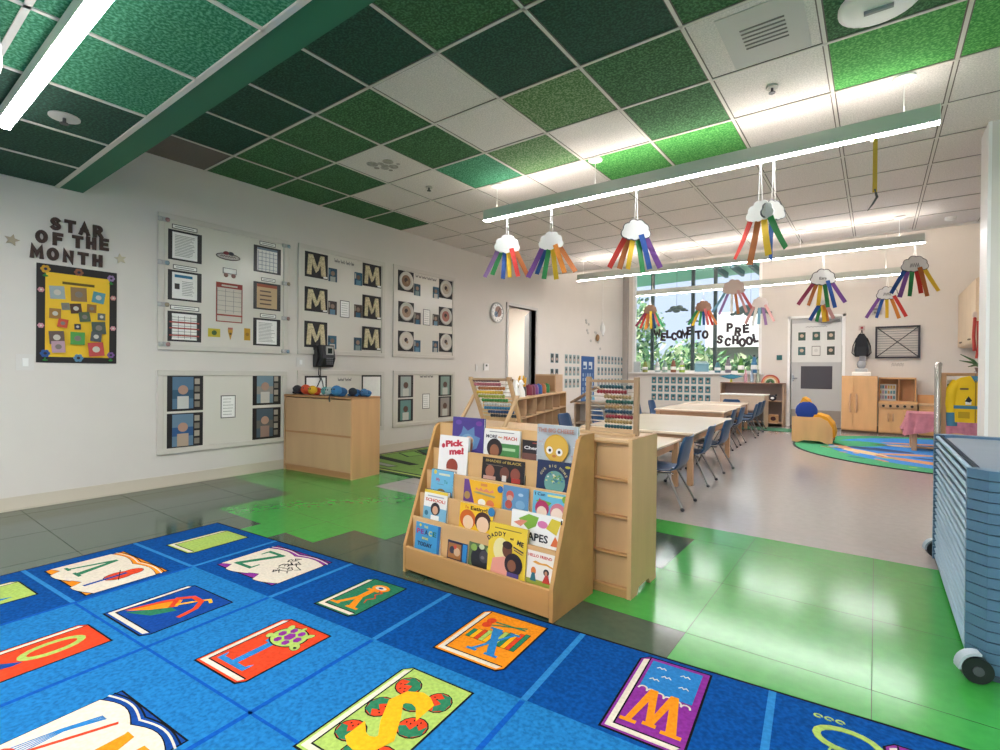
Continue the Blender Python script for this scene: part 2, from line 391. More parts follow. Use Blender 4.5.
mb = MB(); mb.box(-.43, .43, -.4, .4, 0, .004, mat('laminate', 'd9dad6', .25)); mb.line([(-.18+.03*i, .31+(.02 if i % 2 else 0)) for i in range(13)], .008, .004, .005, C('777777'))
tag(mb.build('door_poster', None, BW(-.98, 1.72, -.024)), 'large laminated white sheet with small cards on the back door', 'poster')
for i, (u, v, c) in enumerate([(-.25, .1, '3d5a50'), (0, .1, '41645b'), (.25, .1, '44504a'), (-.25, -.2, '3e6a6c'), (0, -.2, 'e9e9e4'), (.25, -.2, '444c46')]):
    mb = MB(); mb.box(-.075, .075, -.1, .1, 0, .003, C('efefea') if c != 'e9e9e4' else C('8a8a84')); mb.box(-.065, .065, -.085, .085, .003, .004, C(c)); mb.disc(0, .01, .035, .004, .005, C('c9b49f') if c != 'e9e9e4' else C('d8d8d4'))
    tag(mb.build('photo_card', None, BW(-.98+u, 1.75+v, -.02)), ('%s card in the %s row of the sheet on the back door' % (('left', 'middle', 'right')[i % 3], ('upper', 'lower')[i//3])), 'card', 'cards on the back door')

# window
mb = MB(); WF = mat('window_frame', '9aa3a4', .45)
for a in (WX0, WX1-.06): mb.box(a, a+.06, WZ0, WZ1, -.11, .0, WHITE)
mb.box(WX0, WX1, WZ0, WZ0+.05, -.11, .03, WHITE); mb.box(WX0, WX1, WZ1-.05, WZ1, -.11, 0, WHITE)
win = struct('window_1', mb, BW(0, 0))
for x in (-4.37, -3.42, -2.93):
    mb = MB(); mb.box(x-.035, x+.035, WZ0+.05, WZ1-.05, -.1, -.03, mat('mullion', '47595a', .5)); mb.build('mullion', win)
gm = D.materials.new('window_glass'); gm.use_nodes = True; nt = gm.node_tree; nt.nodes.clear()
o_ = nt.nodes.new('ShaderNodeOutputMaterial'); mx = nt.nodes.new('ShaderNodeMixShader'); tr = nt.nodes.new('ShaderNodeBsdfTransparent'); gl = nt.nodes.new('ShaderNodeBsdfGlossy')
gl.inputs['Roughness'].default_value = .02; tr.inputs[0].default_value = (.96, 1, .99, 1); mx.inputs[0].default_value = .05
nt.links.new(tr.outputs[0], mx.inputs[1]); nt.links.new(gl.outputs[0], mx.inputs[2]); nt.links.new(mx.outputs[0], o_.inputs[0])
mb = MB(); mb.add([(WX0, WZ0, -.065), (WX1, WZ0, -.065), (WX1, WZ1, -.065), (WX0, WZ1, -.065)], [(0, 1, 2, 3)], gm); mb.build('glass_pane', win)
mb = MB(); mb.box(WX0-.05, WX1+.05, WZ0-.03, WZ0, 0, .1, WHITE); mb.build('window_sill', win)
# column strip beside the window
mb = MB(); mb.box(LX, LX+.12, BY-.1, BY, 0, 4.2, C('b9b4ae')); struct('trim_2', mb)

# window letters
def letters(lines, place, m, size, what, depth=.012, name='cutout_letter', st=.3, kx=1.0):
    for word, pts in lines:
        seen = {}
        for i, (ch, (u, v, r)) in enumerate(zip(word.replace(' ', ''), pts)):
            seen[ch] = seen.get(ch, 0)+1
            n = ('first ', 'second ')[seen[ch]-1] if word.count(ch) > 1 else ''
            mb = MB(); glyph(mb, ch, size, size*st, 0, depth, m, r, kx)
            tag(mb.build(name, None, place(u, v)), what % (n+'letter '+ch, word), 'letter', 'letters of '+word)
LT = C('38282f')
def wpts(n, u0, u1, v, amp=.05): return [(u0+(u1-u0)*i/(n-1), v+amp*(-1 if i % 2 else 1)*.5, random.uniform(-.12, .12)) for i in range(n)]
pl = lambda u, v: BW(u, v, -.06)
letters([('WELCOME', [(-4.25, 2.03, .1), (-4.1, 1.94, -.1), (-3.97, 2.0, 0), (-3.85, 1.94, .1), (-3.72, 1.99, 0), (-3.6, 1.98, -.1), (-3.49, 2.06, .1)]),
         ('TO', [(-3.29, 1.96, .08), (-3.14, 1.96, 0)]),
         ('PRE', [(-2.62, 2.1, 0), (-2.45, 2.0, -.1), (-2.29, 2.06, .05)]),
         ('SCHOOL', [(-2.82, 1.84, -.2), (-2.66, 1.78, -.1), (-2.5, 1.82, 0), (-2.36, 1.76, 0), (-2.22, 1.79, .1), (-2.09, 1.85, .2)])],
        pl, LT, .20, 'dark %s of the word %s stuck on the window', st=.25)

# outdoors
mb = MB(); mb.box(-30, 20, BY+.12, 60, -.3, -.05, mat('outdoor_ground', '9aa08a', .9, .1, 2)); struct('ground_outside', mb)
LEAF = [mat('leaf_pale', 'd3e0b8', .6), mat('leaf_light', 'a3c48c', .6), mat('leaf_mid', '79a878', .6), mat('leaf_dark', '45735a', .6)]
TRUNK = mat('bark', '6b5a48', .9, .2, 20)
def shrub(name, x, y, rx, rz, zc, n, label, cat, tall=False):
    e = empty(name, (x, y, -.05)); mb = MB()
    for k in range(n):
        th = random.uniform(0, 2*PI); ph = math.acos(random.uniform(-1, 1)); rr = random.random()**.4
        p = Vector((rx*rr*math.sin(ph)*math.cos(th), rx*.7*rr*math.sin(ph)*math.sin(th), zc+rz*rr*math.cos(ph)))
        if not tall: d_ = Vector((p.x*.8+random.gauss(0, .5), p.y*.8-.2+random.gauss(0, .4), .45+random.gauss(0, .3))).normalized()
        else: d_ = Vector((random.gauss(0, 1), random.gauss(0, 1), random.gauss(0, 1))).normalized()
        L = random.uniform(.16, .34) if not tall else random.uniform(.12, .25)
        s_ = d_.orthogonal().normalized()*(L*.17 if not tall else L*.35)
        q = p+d_*L
        mb.add([tuple(p-s_*.3), tuple(p+d_*L*.5-s_), tuple(q), tuple(p+d_*L*.5+s_)], [(0, 1, 2, 3)], random.choice(LEAF))
    mb.build('foliage', e)
    mb = MB()
    for k in range(4):
        a = k*1.6; mb.tube([(0, 0, 0), (.1*math.cos(a), .1*math.sin(a), zc*.5), (.4*rx*math.cos(a), .4*rx*math.sin(a), zc)], [.06, .045, .02], TRUNK, 6)
    mb.build('trunk', e)
    return tag(e, label, cat, 'greenery outside the window')
shrub('shrub', -5.2, 14.6, 1.0, .85, .95, 900, 'leafy shrub outside at the left end of the window', 'shrub')
shrub('shrub', -3.9, 14.7, .9, .8, .95, 900, 'leafy shrub outside below the word WELCOME', 'shrub')
shrub('shrub', -2.75, 14.5, .55, .7, .85, 600, 'leafy shrub outside beside the white wall, right of the others', 'shrub')
shrub('shrub', -6.6, 15.2, 1.0, .9, 1.0, 700, 'low shrub outside seen past the left window edge', 'shrub')
shrub('tree', -7.6, 18, 1.5, 1.3, 2.7, 1500, 'loose pale green tree outside behind the left window pane', 'tree', True)
shrub('tree', -6.0, 20.5, .9, 1.0, 1.5, 900, 'small tree outside behind the shrubs', 'tree', True)
e = empty('building', (0, 0, 0)); mb = MB(); mb.box(-4.6, 4, 18, 22, -.05, 1.95, mat('stucco', 'b5b3a6', .9, .05, 5)); mb.build('wall', e)
mb = MB(); mb.box(-4.6, 4.2, 17.7, 22.2, 1.95, 3.1, mat('white_fascia', 'f4f4f2', .7)); mb.build('fascia', e)
tag(e, 'low building outside with broad white fascia behind the right panes', 'building')
e = empty('awning', (0, 0, 0)); AW = mat('awning_teal', '8fd6c2', .6)
mb = MB(); mb.prism([(-9, 13.3), (0, 13.3), (0, 14.6), (-9, 15.9)], 3.8, 3.88, AW); mb.build('canopy', e)
mb = MB()
for k in range(7): mb.box(-3.3+k*.4, -3.22+k*.4, 13.3, 14.6, 3.66, 3.8, C('4e7f86'))
mb.build('rafters', e)
mb = MB(); mb.cyl((-.3, 14.4, -.05), (-.3, 14.4, 3.8), .06, C('8a9a98')); mb.cyl((-8.6, 15.5, -.05), (-8.6, 15.5, 3.8), .06, C('8a9a98')); mb.build('posts', e)
tag(e, 'teal canopy outside above the window panes', 'awning')

# ---------------------------------------------------------------- light fixtures
LD, LU = 36, 15
DIFF = mat('fixture_diffuser', (1, .99, 1), .4, emis=LD)
DIFU = mat('fixture_uplight', (1, .93, .85), .4, emis=LU)
FIXB = mat('fixture_body', 'c4c8bd', .4)
def fixture(x0, x1, y, z, label, ceil, cords=(), dh=.11, w=.027, dm=None):
    e = empty('pendant_light', ((x0+x1)/2, y, z)); h = (x1-x0)/2
    mb = MB(); mb.box(-h, h, -w, w, .004, dh-.004, FIXB); mb.box(-h-.003, -h, -w, w, 0, dh, WHITE); mb.box(h, h+.003, -w, w, 0, dh, WHITE); mb.build('housing', e)
    mb = MB(); mb.box(-h, h, -w, w, 0, .004, dm or DIFF); mb.build('diffuser', e)
    if ceil-z-dh > .05: mb = MB(); mb.box(-h+.03, h-.03, -w+.012, w-.012, dh-.0042, dh-.0036, DIFU); mb.build('uplight_lens', e)
    for cx in cords:
        mb = MB(); mb.cyl((cx-e.location.x, 0, dh-.01), (cx-e.location.x, 0, ceil-z-.01), .003, WHITE, n=6); mb.disc(cx-e.location.x, 0, .06, ceil-z-.018, ceil-z-.006, WHITE); mb.build('suspension_cord', e)
    return tag(e, label, 'light fixture', 'long linear lights')
fixture(-3.2, .29, 4.02, 2.58, 'long suspended linear light nearest the green ceiling tiles', CH, (-3.05, -1.98, .12))
fixture(-4.0, .43, 7.52, 2.58, 'suspended linear light in front of the window top, second back', CH, (-3.9, -.8, .2))
fixture(-3.82, .28, 9.65, 2.58, 'farthest suspended linear light, closest to the window', 4.2, (-3.5, -1.6, .1))
fixture(-3.85, .6, .59, 2.36, 'bright linear light under the low green ceiling at upper left', LZ, (), .07, .03)
# unseen lights added behind and right of the camera to brighten the room
fixture(-3.6, .6, -1.2, 2.36, 'linear light under the low ceiling behind the viewer, front row', LZ, (), .07, .05)
fixture(-3.6, .6, -3.0, 2.36, 'linear light under the low ceiling behind the viewer, rear row', LZ, (), .07, .05)
fixture(.95, 3.1, 1.95, 2.58, 'linear light right of the view above the carpet edge', CH, (1.5, 2.8))
fixture(1.2, 3.1, 3.0, 2.58, 'short linear light beyond the stacked cots, out of frame', CH, (1.5, 2.8))

fixture(-4.2, 1.0, 9.0, 4.05, 'linear light high above the window area, hidden behind the ceiling edge', 4.2, (), .07, .06, mat('added_high_lamp', (.97, .98, 1), .5, emis=2.6))  # this lamp and the next are added out of sight to brighten the far room
fixture(-4.2, 1.0, 10.8, 4.05, 'linear light high above the low wall shelf, out of view', 4.2, (), .07, .06, mat('added_high_lamp', (.97, .98, 1), .5, emis=2.6))
# ceiling devices
def sprinkler(x, y, z, label, r=.035):
    mb = MB(); mb.disc(0, 0, r, -.008, 0, C('cfcac2')); mb.cyl((0, 0, -.035), (0, 0, -.008), .008, DARKM, n=8); mb.disc(0, 0, .02, -.04, -.035, DARKM)
    tag(mb.build('sprinkler_head', None, T(x, y, z-.004)), label, 'sprinkler', 'ceiling sprinklers')
sprinkler(-3.64, 3.66, CH, 'small sprinkler in the pale tile left of the first suspended light')
sprinkler(-.56, 3.67, CH, 'small sprinkler in the pale tile near the top right of the ceiling')
sprinkler(-3.61, .80, LZ, 'round sprinkler plate in the dark low ceiling at the upper left', .07)
sprinkler(-1.0, 7.0, CH, 'tiny sprinkler in the lit ceiling tiles above the second light')
mb = MB(); mb.lathe([(.17, 0), (.17, -.02), (.14, -.03), (.05, -.035)], WHITE, n=28); mb.box(-.06, .06, -.01, .01, -.05, -.03, C('aaaaaa')); tag(mb.build('ceiling_speaker', None, T(-.01, 3.13, CH-.005)), 'round white ceiling disc in a bright green tile at top right', 'ceiling speaker')
mb = MB(); mb.lathe([(.05, 0), (.05, -.03), (.03, -.04)], WHITE, n=16); tag(mb.build('smoke_detector', None, T(.66, 7.7, CH-.04)), 'small white detector near the right end of the ceiling', 'detector')

# ---------------------------------------------------------------- hanging rainbow clouds
RAIN = {'r': 'd8392f', 'o': 'e08a2d', 'y': 'f2c62a', 'g': '2f8f4e', 'b': '2457a8', 'p': '7d4a9b', 'm': 'a03a5c', 'k': 'c9605f', 'n': 'c0703a', 'w': 'f0eee6', 't': '7fb0c4', 's': 'c9958f', 'e': '1e4f8f', 'l': '9c78ac'}
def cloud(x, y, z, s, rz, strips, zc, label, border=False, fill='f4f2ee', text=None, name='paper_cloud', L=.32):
    e = empty(name, (x, y, z), rz)
    lob = [(-.31, -.06, .15), (-.24, .12, .15), (-.06, .24, .15), (.13, .22, .15), (.27, .10, .15), (.33, -.07, .14), (.18, -.14, .13), (-.02, -.13, .15), (-.2, -.14, .12)]
    mb = MB(); MX = Matrix.Rotation(PI/2, 4, 'X')
    outl = []
    for k in range(96):   # union silhouette of the lobes
        a = 2*PI*k/96; dx, dy = math.cos(a), math.sin(a); best = 0
        for cx, cy, r in lob:
            b_ = cx*dx+cy*dy; q = b_*b_-(cx*cx+cy*cy-r*r)
            if q > 0: best = max(best, b_+math.sqrt(q))
        outl.append((best*dx*s*2, best*dy*s*2))
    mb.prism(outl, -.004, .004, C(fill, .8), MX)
    if border: mb.line([outl[i] for i in range(0, 96, 2)], .012*s*4, -.006, .006, C('4a4a4e'), MX, True)
    if text == '~': mb.line([(-.1*s*3+.02*s*3*i, .02*(1 if i % 2 else -1)) for i in range(11)], .007, .0045, .006, C('777777'), MX)
    elif text: mb.text(text, .12*s*2.6, .0045, .007, C('555555'), 0, 0, 0, MX)
    mb.build('cloud_shape', e)
    n = len(strips)
    for i, ch in enumerate(strips):
        u = (i-(n-1)/2)/max(1, (n-1)/2); a = u*.5+random.uniform(-.08, .08)
        mb = MB(); wd = .045; ln = L*random.uniform(.92, 1.08); tw = random.uniform(-.5, .5)
        pts = []
        for k in range(5):
            q = k/4; pts.append((u*.56*s+math.sin(a)*ln*q, .008*(i % 2)+.012*math.sin(q*3+i), -.2*s-math.cos(a)*ln*q, tw*q))
        vs = []
        for px, py, pz, tt in pts:
            ex, ey = wd/2*math.cos(tt), wd/2*math.sin(tt)
            vs += [(px-ex*math.cos(a), py-ey, pz-ex*math.sin(a)), (px+ex*math.cos(a), py+ey, pz+ex*math.sin(a))]
        mt = C(RAIN[ch], .7)
        vs2 = [(p[0], p[1]+.0015, p[2]) for p in vs]; f = []
        for k in range(4):
            j = k*2; f += [(j, j+1, j+3, j+2), (j+12-2, j+12, j+13, j+11)]
        m_ = len(vs)
        f = [(2*k, 2*k+1, 2*k+3, 2*k+2) for k in range(4)]+[(m_+2*k, m_+2*k+2, m_+2*k+3, m_+2*k+1) for k in range(4)]+[(2*k, 2*k+2, m_+2*k+2, m_+2*k) for k in range(4)]+[(2*k+1, m_+2*k+1, m_+2*k+3, 2*k+3) for k in range(4)]
        mb.add(vs+vs2, f, mt); mb.build('rainbow_strip', e)
    if zc > z:
        mb = MB(); mb.cyl((-.012, 0, .25*s), (0, 0, zc-z), .0025, WHITE, n=5); mb.cyl((.02, 0, .25*s), (.005, 0, zc-z), .0025, WHITE, n=5); mb.build('string', e)
    return tag(e, label, 'paper cloud', 'rainbow cloud crafts hung from the lights')
VR = math.radians(36)
cloud(-2.91, 4.0, 2.29, .135, VR, 'lgbyrn', 2.58, 'white cloud craft leftmost below the nearest suspended light', L=.30)
cloud(-2.41, 4.0, 2.25, .125, VR-.3, 'pegyon', 2.58, 'white cloud craft second from left, its strips starting with dark purple', L=.30)
cloud(-1.60, 4.0, 2.22, .13, VR, 'rnygbp', 2.58, 'outlined cloud craft in the middle of the nearest suspended light', True, L=.30)
cloud(-.68, 4.0, 2.21, .11, VR-1.0, 'rnyg', 2.58, 'turned cloud craft showing its edge at the right of the near light', L=.32)
cloud(-.60, 4.03, 2.21, .105, VR+.2, 'e', 2.58, 'grey outlined cloud craft with a single blue strip', True, 'c9c5be', L=.30)
cloud(-.55, 7.5, 2.27, .15, VR*.5, 'mnygbp', 2.58, 'outlined cloud craft with six strips hanging in front of the back door', True, text='Ezra', L=.33)
cloud(-.55, 7.55, 1.97, .05, VR*.5, 'bgyos', 1.9, 'small lower rainbow tail below the cloud by the back door', L=.22, name='paper_streamer')
cloud(.12, 9.6, 2.29, .145, VR*.3, 'pbyor', 2.58, 'outlined cloud craft above the wall rack, lower one of two', True, text='~', L=.36)
cloud(.34, 7.5, 2.33, .135, VR*.3, 'bpgrny', 2.58, 'outlined cloud craft at the far right with a wide yellow strip', True, text='~', L=.33)
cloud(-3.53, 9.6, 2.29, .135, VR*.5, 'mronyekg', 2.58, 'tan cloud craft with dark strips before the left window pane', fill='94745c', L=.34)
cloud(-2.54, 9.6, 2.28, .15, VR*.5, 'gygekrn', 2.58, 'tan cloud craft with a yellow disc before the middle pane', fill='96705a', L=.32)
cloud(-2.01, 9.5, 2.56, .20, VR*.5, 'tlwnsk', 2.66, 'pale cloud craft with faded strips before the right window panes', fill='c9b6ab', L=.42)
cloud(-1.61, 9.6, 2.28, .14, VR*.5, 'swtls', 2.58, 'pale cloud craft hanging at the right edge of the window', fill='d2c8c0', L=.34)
cloud(-2.80, .40, 2.35, .07, -.5, 'ww', LZ, 'white paper craft hanging at the upper left corner of the view', L=.10)
def grey_cloud(x, z, s, label):
    e = empty('felt_cloud', (x, 11.5, z)); mb = MB(); MX = Matrix.Rotation(PI/2, 4, 'X')
    for cx, cy, r in [(-.5, -.1, .2), (-.2, .05, .32), (.2, .1, .28), (.5, -.08, .22), (0, -.12, .3), (-.75, -.16, .12), (.75, -.16, .12)]:
        mb.ball((cx*s, 0, cy*s), (r*s, .03, r*s*.6), C('6f8484', .9), 12)
    mb.build('cloud_shape', e); mb = MB(); mb.cyl((0, 0, .05), (0, 0, 4.2-z), .003, DARKM, n=5); mb.build('string', e)
    tag(e, label, 'cloud ornament', 'grey felt clouds in the window')
grey_cloud(-3.62, 2.52, .30, 'grey felt cloud in the window above the letters of WELCOME')
grey_cloud(-3.26, 2.24, .17, 'small grey felt cloud in the window above the word TO')
grey_cloud(-2.1, 2.40, .46, 'broad grey felt cloud in the window above the word PRE')
# yellow streamer
e = empty('paper_streamer', (-.02, 4.0, 2.14)); mb = MB()
mb.box(-.012, .012, -.002, .002, .08, .42, C('d9b13a')); mb.tube([(-.015, 0, .42), (-.02, 0, .40)], .008, WHITE, 6); mb.build('ribbon', e)
mb = MB(); mb.tube([(0, 0, .1), (.012, .01, .05), (-.01, .01, .01), (-.035, 0, -.03)], [.006, .008, .006, .003], C('4a4a46'), 6); mb.build('tail', e)
mb = MB(); mb.cyl((0, 0, .42), (0, 0, .44), .0025, WHITE, n=5); mb.build('string', e)
tag(e, 'twisted yellow streamer hanging from the right part of the near light', 'streamer')

# ---------------------------------------------------------------- left wall
BR = mat('brown_letter_card', '46352f', .8, .15, 40)
def line_pts(y0, y1, v, n, v1=None, skip=()):
    return [(y0+(y1-y0)*(i+.5)/n, v+((v1 or v)-v)*i/(n-1), 0) for i in range(n) if i not in skip]
pw = lambda u, v: LW(u, v, .001)
letters([('STAR', line_pts(1.03, 1.38, 2.155, 4)), ('OF', line_pts(.945, 1.135, 2.04, 2, 2.04)), ('THE', line_pts(1.165, 1.42, 2.045, 3, 2.06)), ('MONTH', line_pts(.92, 1.38, 1.92, 5))],
        pw, BR, .098, 'brown cut-out %s of the word %s on the left wall', .015, st=.25, kx=.95)
def star(u, v, r, m, name, label, rot=.2):
    mb = MB(); mb.prism([((r if k % 2 == 0 else r*.45)*math.sin(k*PI/5+rot), (r if k % 2 == 0 else r*.45)*math.cos(k*PI/5+rot)) for k in range(10)], 0, .006, m)
    tag(mb.build(name, None, LW(u, v, .001)), label, 'star', 'paper stars beside the title')
star(.83, 1.98, .045, C('bfae93'), 'paper_star', 'tan paper star left of the word MONTH'); star(1.49, 1.965, .045, C('d9cfae'), 'paper_star', 'pale paper star right of the word MONTH', -.2)
# yellow poster
YL = mat('poster_yellow', 'eebf1e', .5)
e = empty('poster_board', M=LW(1.215, 1.09)); mb = MB(); mb.box(-.25, .25, 0, .75, .001, .008, C('231d1c')); mb.build('backing', e)
mb = MB(); mb.box(-.2, .2, .045, .69, .008, .010, YL); mb.box(-.1, .1, .61, .63, .010, .011, C('6a5410')); mb.build('poster_sheet', e)
tag(e, 'yellow star of the month poster with black border', 'poster')
ph = [(-.145, .53, .045, 'a9b7b8'), (-.0, .53, .05, '9a7a52'), (.14, .52, .04, '5c9fae'), (-.09, .43, .025, '8b8a7a'), (-.02, .42, .035, '5a3c2a'), (.09, .43, .03, 'a07236'), (-.16, .37, .035, 'a87b3a'), (.04, .36, .035, '5b6a4e'), (.16, .37, .025, '6b6d66'), (-.11, .3, .03, 'd8563a'), (-.01, .28, .02, '454045'), (.14, .28, .045, '4d5c52'), (-.15, .19, .045, '6e5a52'), (-.01, .19, .045, '59a84e'), (.12, .21, .035, '585f62'), (-.14, .12, .04, 'c7a3b0'), (.12, .11, .05, 'd3524e')]
for i, (a, b, s_, c) in enumerate(ph):
    mb = MB(); mb.box(-s_, s_, -s_*1.1, s_*1.1, 0, .002, C(c)); mb.disc(0, 0, s_*.5, .002, .003, C('8a8078') if i % 2 else C('d9d2c4'), 10)
    tag(mb.build('photo_print', None, LW(1.215+a*.9, 1.09+b*1.02, .0115+.0012*i) @ Matrix.Rotation(random.uniform(-.15, .15), 4, 'Z')), 'small blurred photo glued on the yellow poster', 'photo', 'photos on the yellow poster')
fl = [(-.2, .71, 'e8b02c', .03, 'yellow'), (0, .715, 'a8684a', .03, 'brown'), (.21, .70, 'b491c8', .026, 'lilac'), (-.225, .55, 'e79aa8', .02, 'pink'), (.225, .54, 'e9a0a0', .02, 'pink'), (-.225, .28, 'eba2b5', .02, 'pink'), (.225, .29, 'e9a3ad', .02, 'pink'), (-.2, .07, '2d62b0', .03, 'blue'), (0, .04, '6fa6c8', .032, 'light blue'), (.21, .07, '8a5ea8', .026, 'purple')]
pos = ['top left corner', 'top edge', 'top right corner', 'left edge, upper', 'right edge, upper', 'left edge, lower', 'right edge, lower', 'bottom left corner', 'bottom edge', 'bottom right corner']
for i, (a, b, c, r, cn) in enumerate(fl):
    mb = MB()
    for k in range(6): mb.disc(r*.6*math.cos(k*PI/3), r*.6*math.sin(k*PI/3), r*.42, 0, .004, C(c), 8)
    mb.disc(0, 0, r*.35, .004, .007, C('f5f0e0') if i in (3, 4, 5, 6) else C('333344'), 8)
    if i in (0, 2, 7, 9): mb.box(-.004, .004, -r*1.9, -r, 0, .003, C('2b8f3e')); mb.ball((0, -r*1.7, .002), (r*.6, .008, .003), C('2b8f3e'), 8)
    tag(mb.build('paper_flower', None, LW(1.215+a, 1.09+b, .009)), '%s paper flower on the black border, %s' % (cn, pos[i]), 'paper flower', 'flowers on the poster border')
def switch(u, v, label, name='wall_switch', w=.07, h=.115, M=None):
    mb = MB(); mb.box(-w/2, w/2, -h/2, h/2, 0, .006, C('f0ece6', .4)); mb.box(-w/6, w/6, -h/4, h/4, .006, .012, WHITE)
    tag(mb.build(name, None, M or LW(u, v, .0015)), label, 'switch')
switch(.905, 1.09, 'pale wall plate just left of the yellow poster', 'wall_plate', .1, .12)
switch(3.14, 1.14, 'small wall plate left of the phone', 'wall_plate', .1, .1)
switch(6.18, 1.12, 'light switch right of the last board', 'light_switch', .05, .115)
e = empty('thermostat', M=LW(6.42, 1.13, .001)); mb = MB(); mb.box(-.06, .06, -.05, .06, 0, .02, WHITE); mb.build('body', e); mb = MB(); mb.box(-.02, .02, .015, .045, .02, .022, C('333333')); mb.build('screen', e)
tag(e, 'white thermostat on the wall before the side doorway', 'thermostat')
# clock
e = empty('wall_clock', M=LW(6.69, 2.04, .001)); mb = MB(); mb.lathe([(.17, 0), (.175, .03), (.16, .04), (.15, .02)], C('c9c9c6', .3), n=28); mb.build('rim', e)
mb = MB(); mb.disc(0, 0, .148, .021, .03, WHITE, 28)
for k in range(12): mb.box(-.004, .004, .12, .142, .03, .031, BLACK, Matrix.Rotation(k*PI/6, 4, 'Z'))
mb.disc(.02, .02, .09, .03, .0305, C('b08d80'), 16); mb.disc(-.04, -.03, .05, .0305, .031, C('8a9fb5'), 12); mb.build('dial', e)
mb = MB(); mb.box(-.004, .004, 0, .1, .033, .036, BLACK, Matrix.Rotation(-.6, 4, 'Z')); mb.box(-.005, .005, 0, .07, .033, .036, BLACK, Matrix.Rotation(2.2, 4, 'Z')); mb.build('hands', e)
tag(e, 'round wall clock with grey rim left of the side doorway', 'clock')
# phone
e = empty('wall_phone', M=LW(3.41, 1.09, .001)); PH = C('2e2e30', .45); mb = MB(); mb.prism([(0, 0), (.05, .0), (.09, .10), (.06, .25), (0, .25)], -.115, .115, PH, Matrix(((0, 0, 1, 0), (0, 1, 0, 0), (1, 0, 0, 0), (0, 0, 0, 1)))); mb.build('base', e)
mb = MB(); mb.box(.0, .095, .13, .235, .07, .082, C('b9bab4', .3)); mb.box(.02, .075, .155, .215, .082, .085, C('1b2b2b', .2)); mb.build('screen', e)
mb = MB()
for i in range(4):
    for j in range(4): mb.box(.0+i*.022, .016+i*.022, .03+j*.02, .043+j*.02, .08, .09, C('77777a'))
mb.build('keypad', e); mb = MB(); mb.tube([(-.08, .02, .08), (-.08, .12, .12), (-.08, .24, .08)], [.026, .018, .026], C('242426'), 10); mb.build('handset', e)
mb = MB(); mb.tube([(-.05, 0, .02), (-.06, -.08, .03), (-.03, -.14, .02), (-.06, -.2, .02), (-.09, -.25, .02)], .006, BLACK, 6); mb.tube([(-.03, 0, .02), (-.03, -.1, .02), (.0, -.18, .02), (.01, -.25, .02)], .005, BLACK, 6); mb.build('cord', e)
tag(e, 'black desk phone with screen hung on the wall above the cabinet', 'phone')

# whiteboards set into the wall
def wboard(u0, u1, v0, v1, label, knobs=False):
    e = empty('notice_board', M=LW((u0+u1)/2, v0)); w_, h_ = (u1-u0)/2, v1-v0
    mb = MB(); mb.box(-w_+.045, w_-.045, .045, h_-.045, .001, .008, BOARD); mb.build('panel', e)
    mb = MB()
    for (a, b, c, d) in ((-w_, w_, 0, .05), (-w_, w_, h_-.05, h_), (-w_, -w_+.05, .05, h_-.05), (w_-.05, w_, .05, h_-.05)): mb.box(a, b, c, d, .001, .022, FRAMEW, None, .003)
    mb.build('frame', e)
    return tag(e, label, 'notice board', 'framed white boards on the left wall')
BDS = [(1.76, 2.98, 1.22, 2.43), (3.10, 4.31, 1.23, 2.44), (4.45, 5.65, 1.24, 2.45), (1.76, 2.98, .29, 1.04), (3.10, 4.31, .30, 1.05), (4.46, 5.66, .31, 1.06)]
for b, l in zip(BDS, ['first tall board with schedules, right of the yellow poster', 'tall board with six letter M crafts', 'tall board with six round plate crafts', 'lower board with four large photos, left of the wooden cabinet', 'lower board partly behind the wooden cabinet', 'lower right board with four dark framed photos']): wboard(*b, l)
def clipb(u, v, i, lab):
    mb = MB(); mb.box(-.045, .045, -.02, .02, 0, .006, C('c9c8c8', .2)); mb.ball((-.028, 0, .008), (.02, .02, .008), C('d6d4d2', .2), 8); mb.ball((.028, 0, .008), (.02, .02, .008), C(('b98c8c', '9fb7c4', 'b5a58c')[i % 3], .2), 8)
    tag(mb.build('clip', None, LW(u, v, .023)), lab, 'clip', 'clear clips on the first board')
for i, (u, v, l) in enumerate([(1.80, 2.37, 'left edge, top'), (1.80, 1.99, 'left edge, second'), (1.80, 1.62, 'left edge, third'), (1.81, 1.27, 'left edge, bottom'), (2.95, 2.37, 'right edge, top'), (2.95, 1.97, 'right edge, second'), (2.95, 1.6, 'right edge, third'), (2.95, 1.25, 'right edge, bottom')]):
    clipb(u, v, i, 'clear plastic bow clip on the first board, '+l)
BK = C('242022', .35); LNE = C('8a8682')
def rows_of(mb, u0, u1, v0, v1, n, h, m=LNE, grid=0, w0=.001):
    for k in range(n):
        v = v0+(v1-v0)*(k+.5)/n; mb.box(u0, u1-(random.uniform(0, .25)*(u1-u0) if not grid else 0), v-h/2, v+h/2, w0, w0+.0006, m)
    for k in range(grid+1):
        u = u0+(u1-u0)*k/max(1, grid)
        if grid: mb.box(u-h/2, u+h/2, v0, v1, w0, w0+.0006, m)
def sheet(name, u0, u1, v0, v1, label, cat, group, draw, w=.009):
    mb = MB(); draw(mb, (u1-u0), (v1-v0)); return tag(mb.build(name, None, LW(u0, v0, w)), label, cat, group)
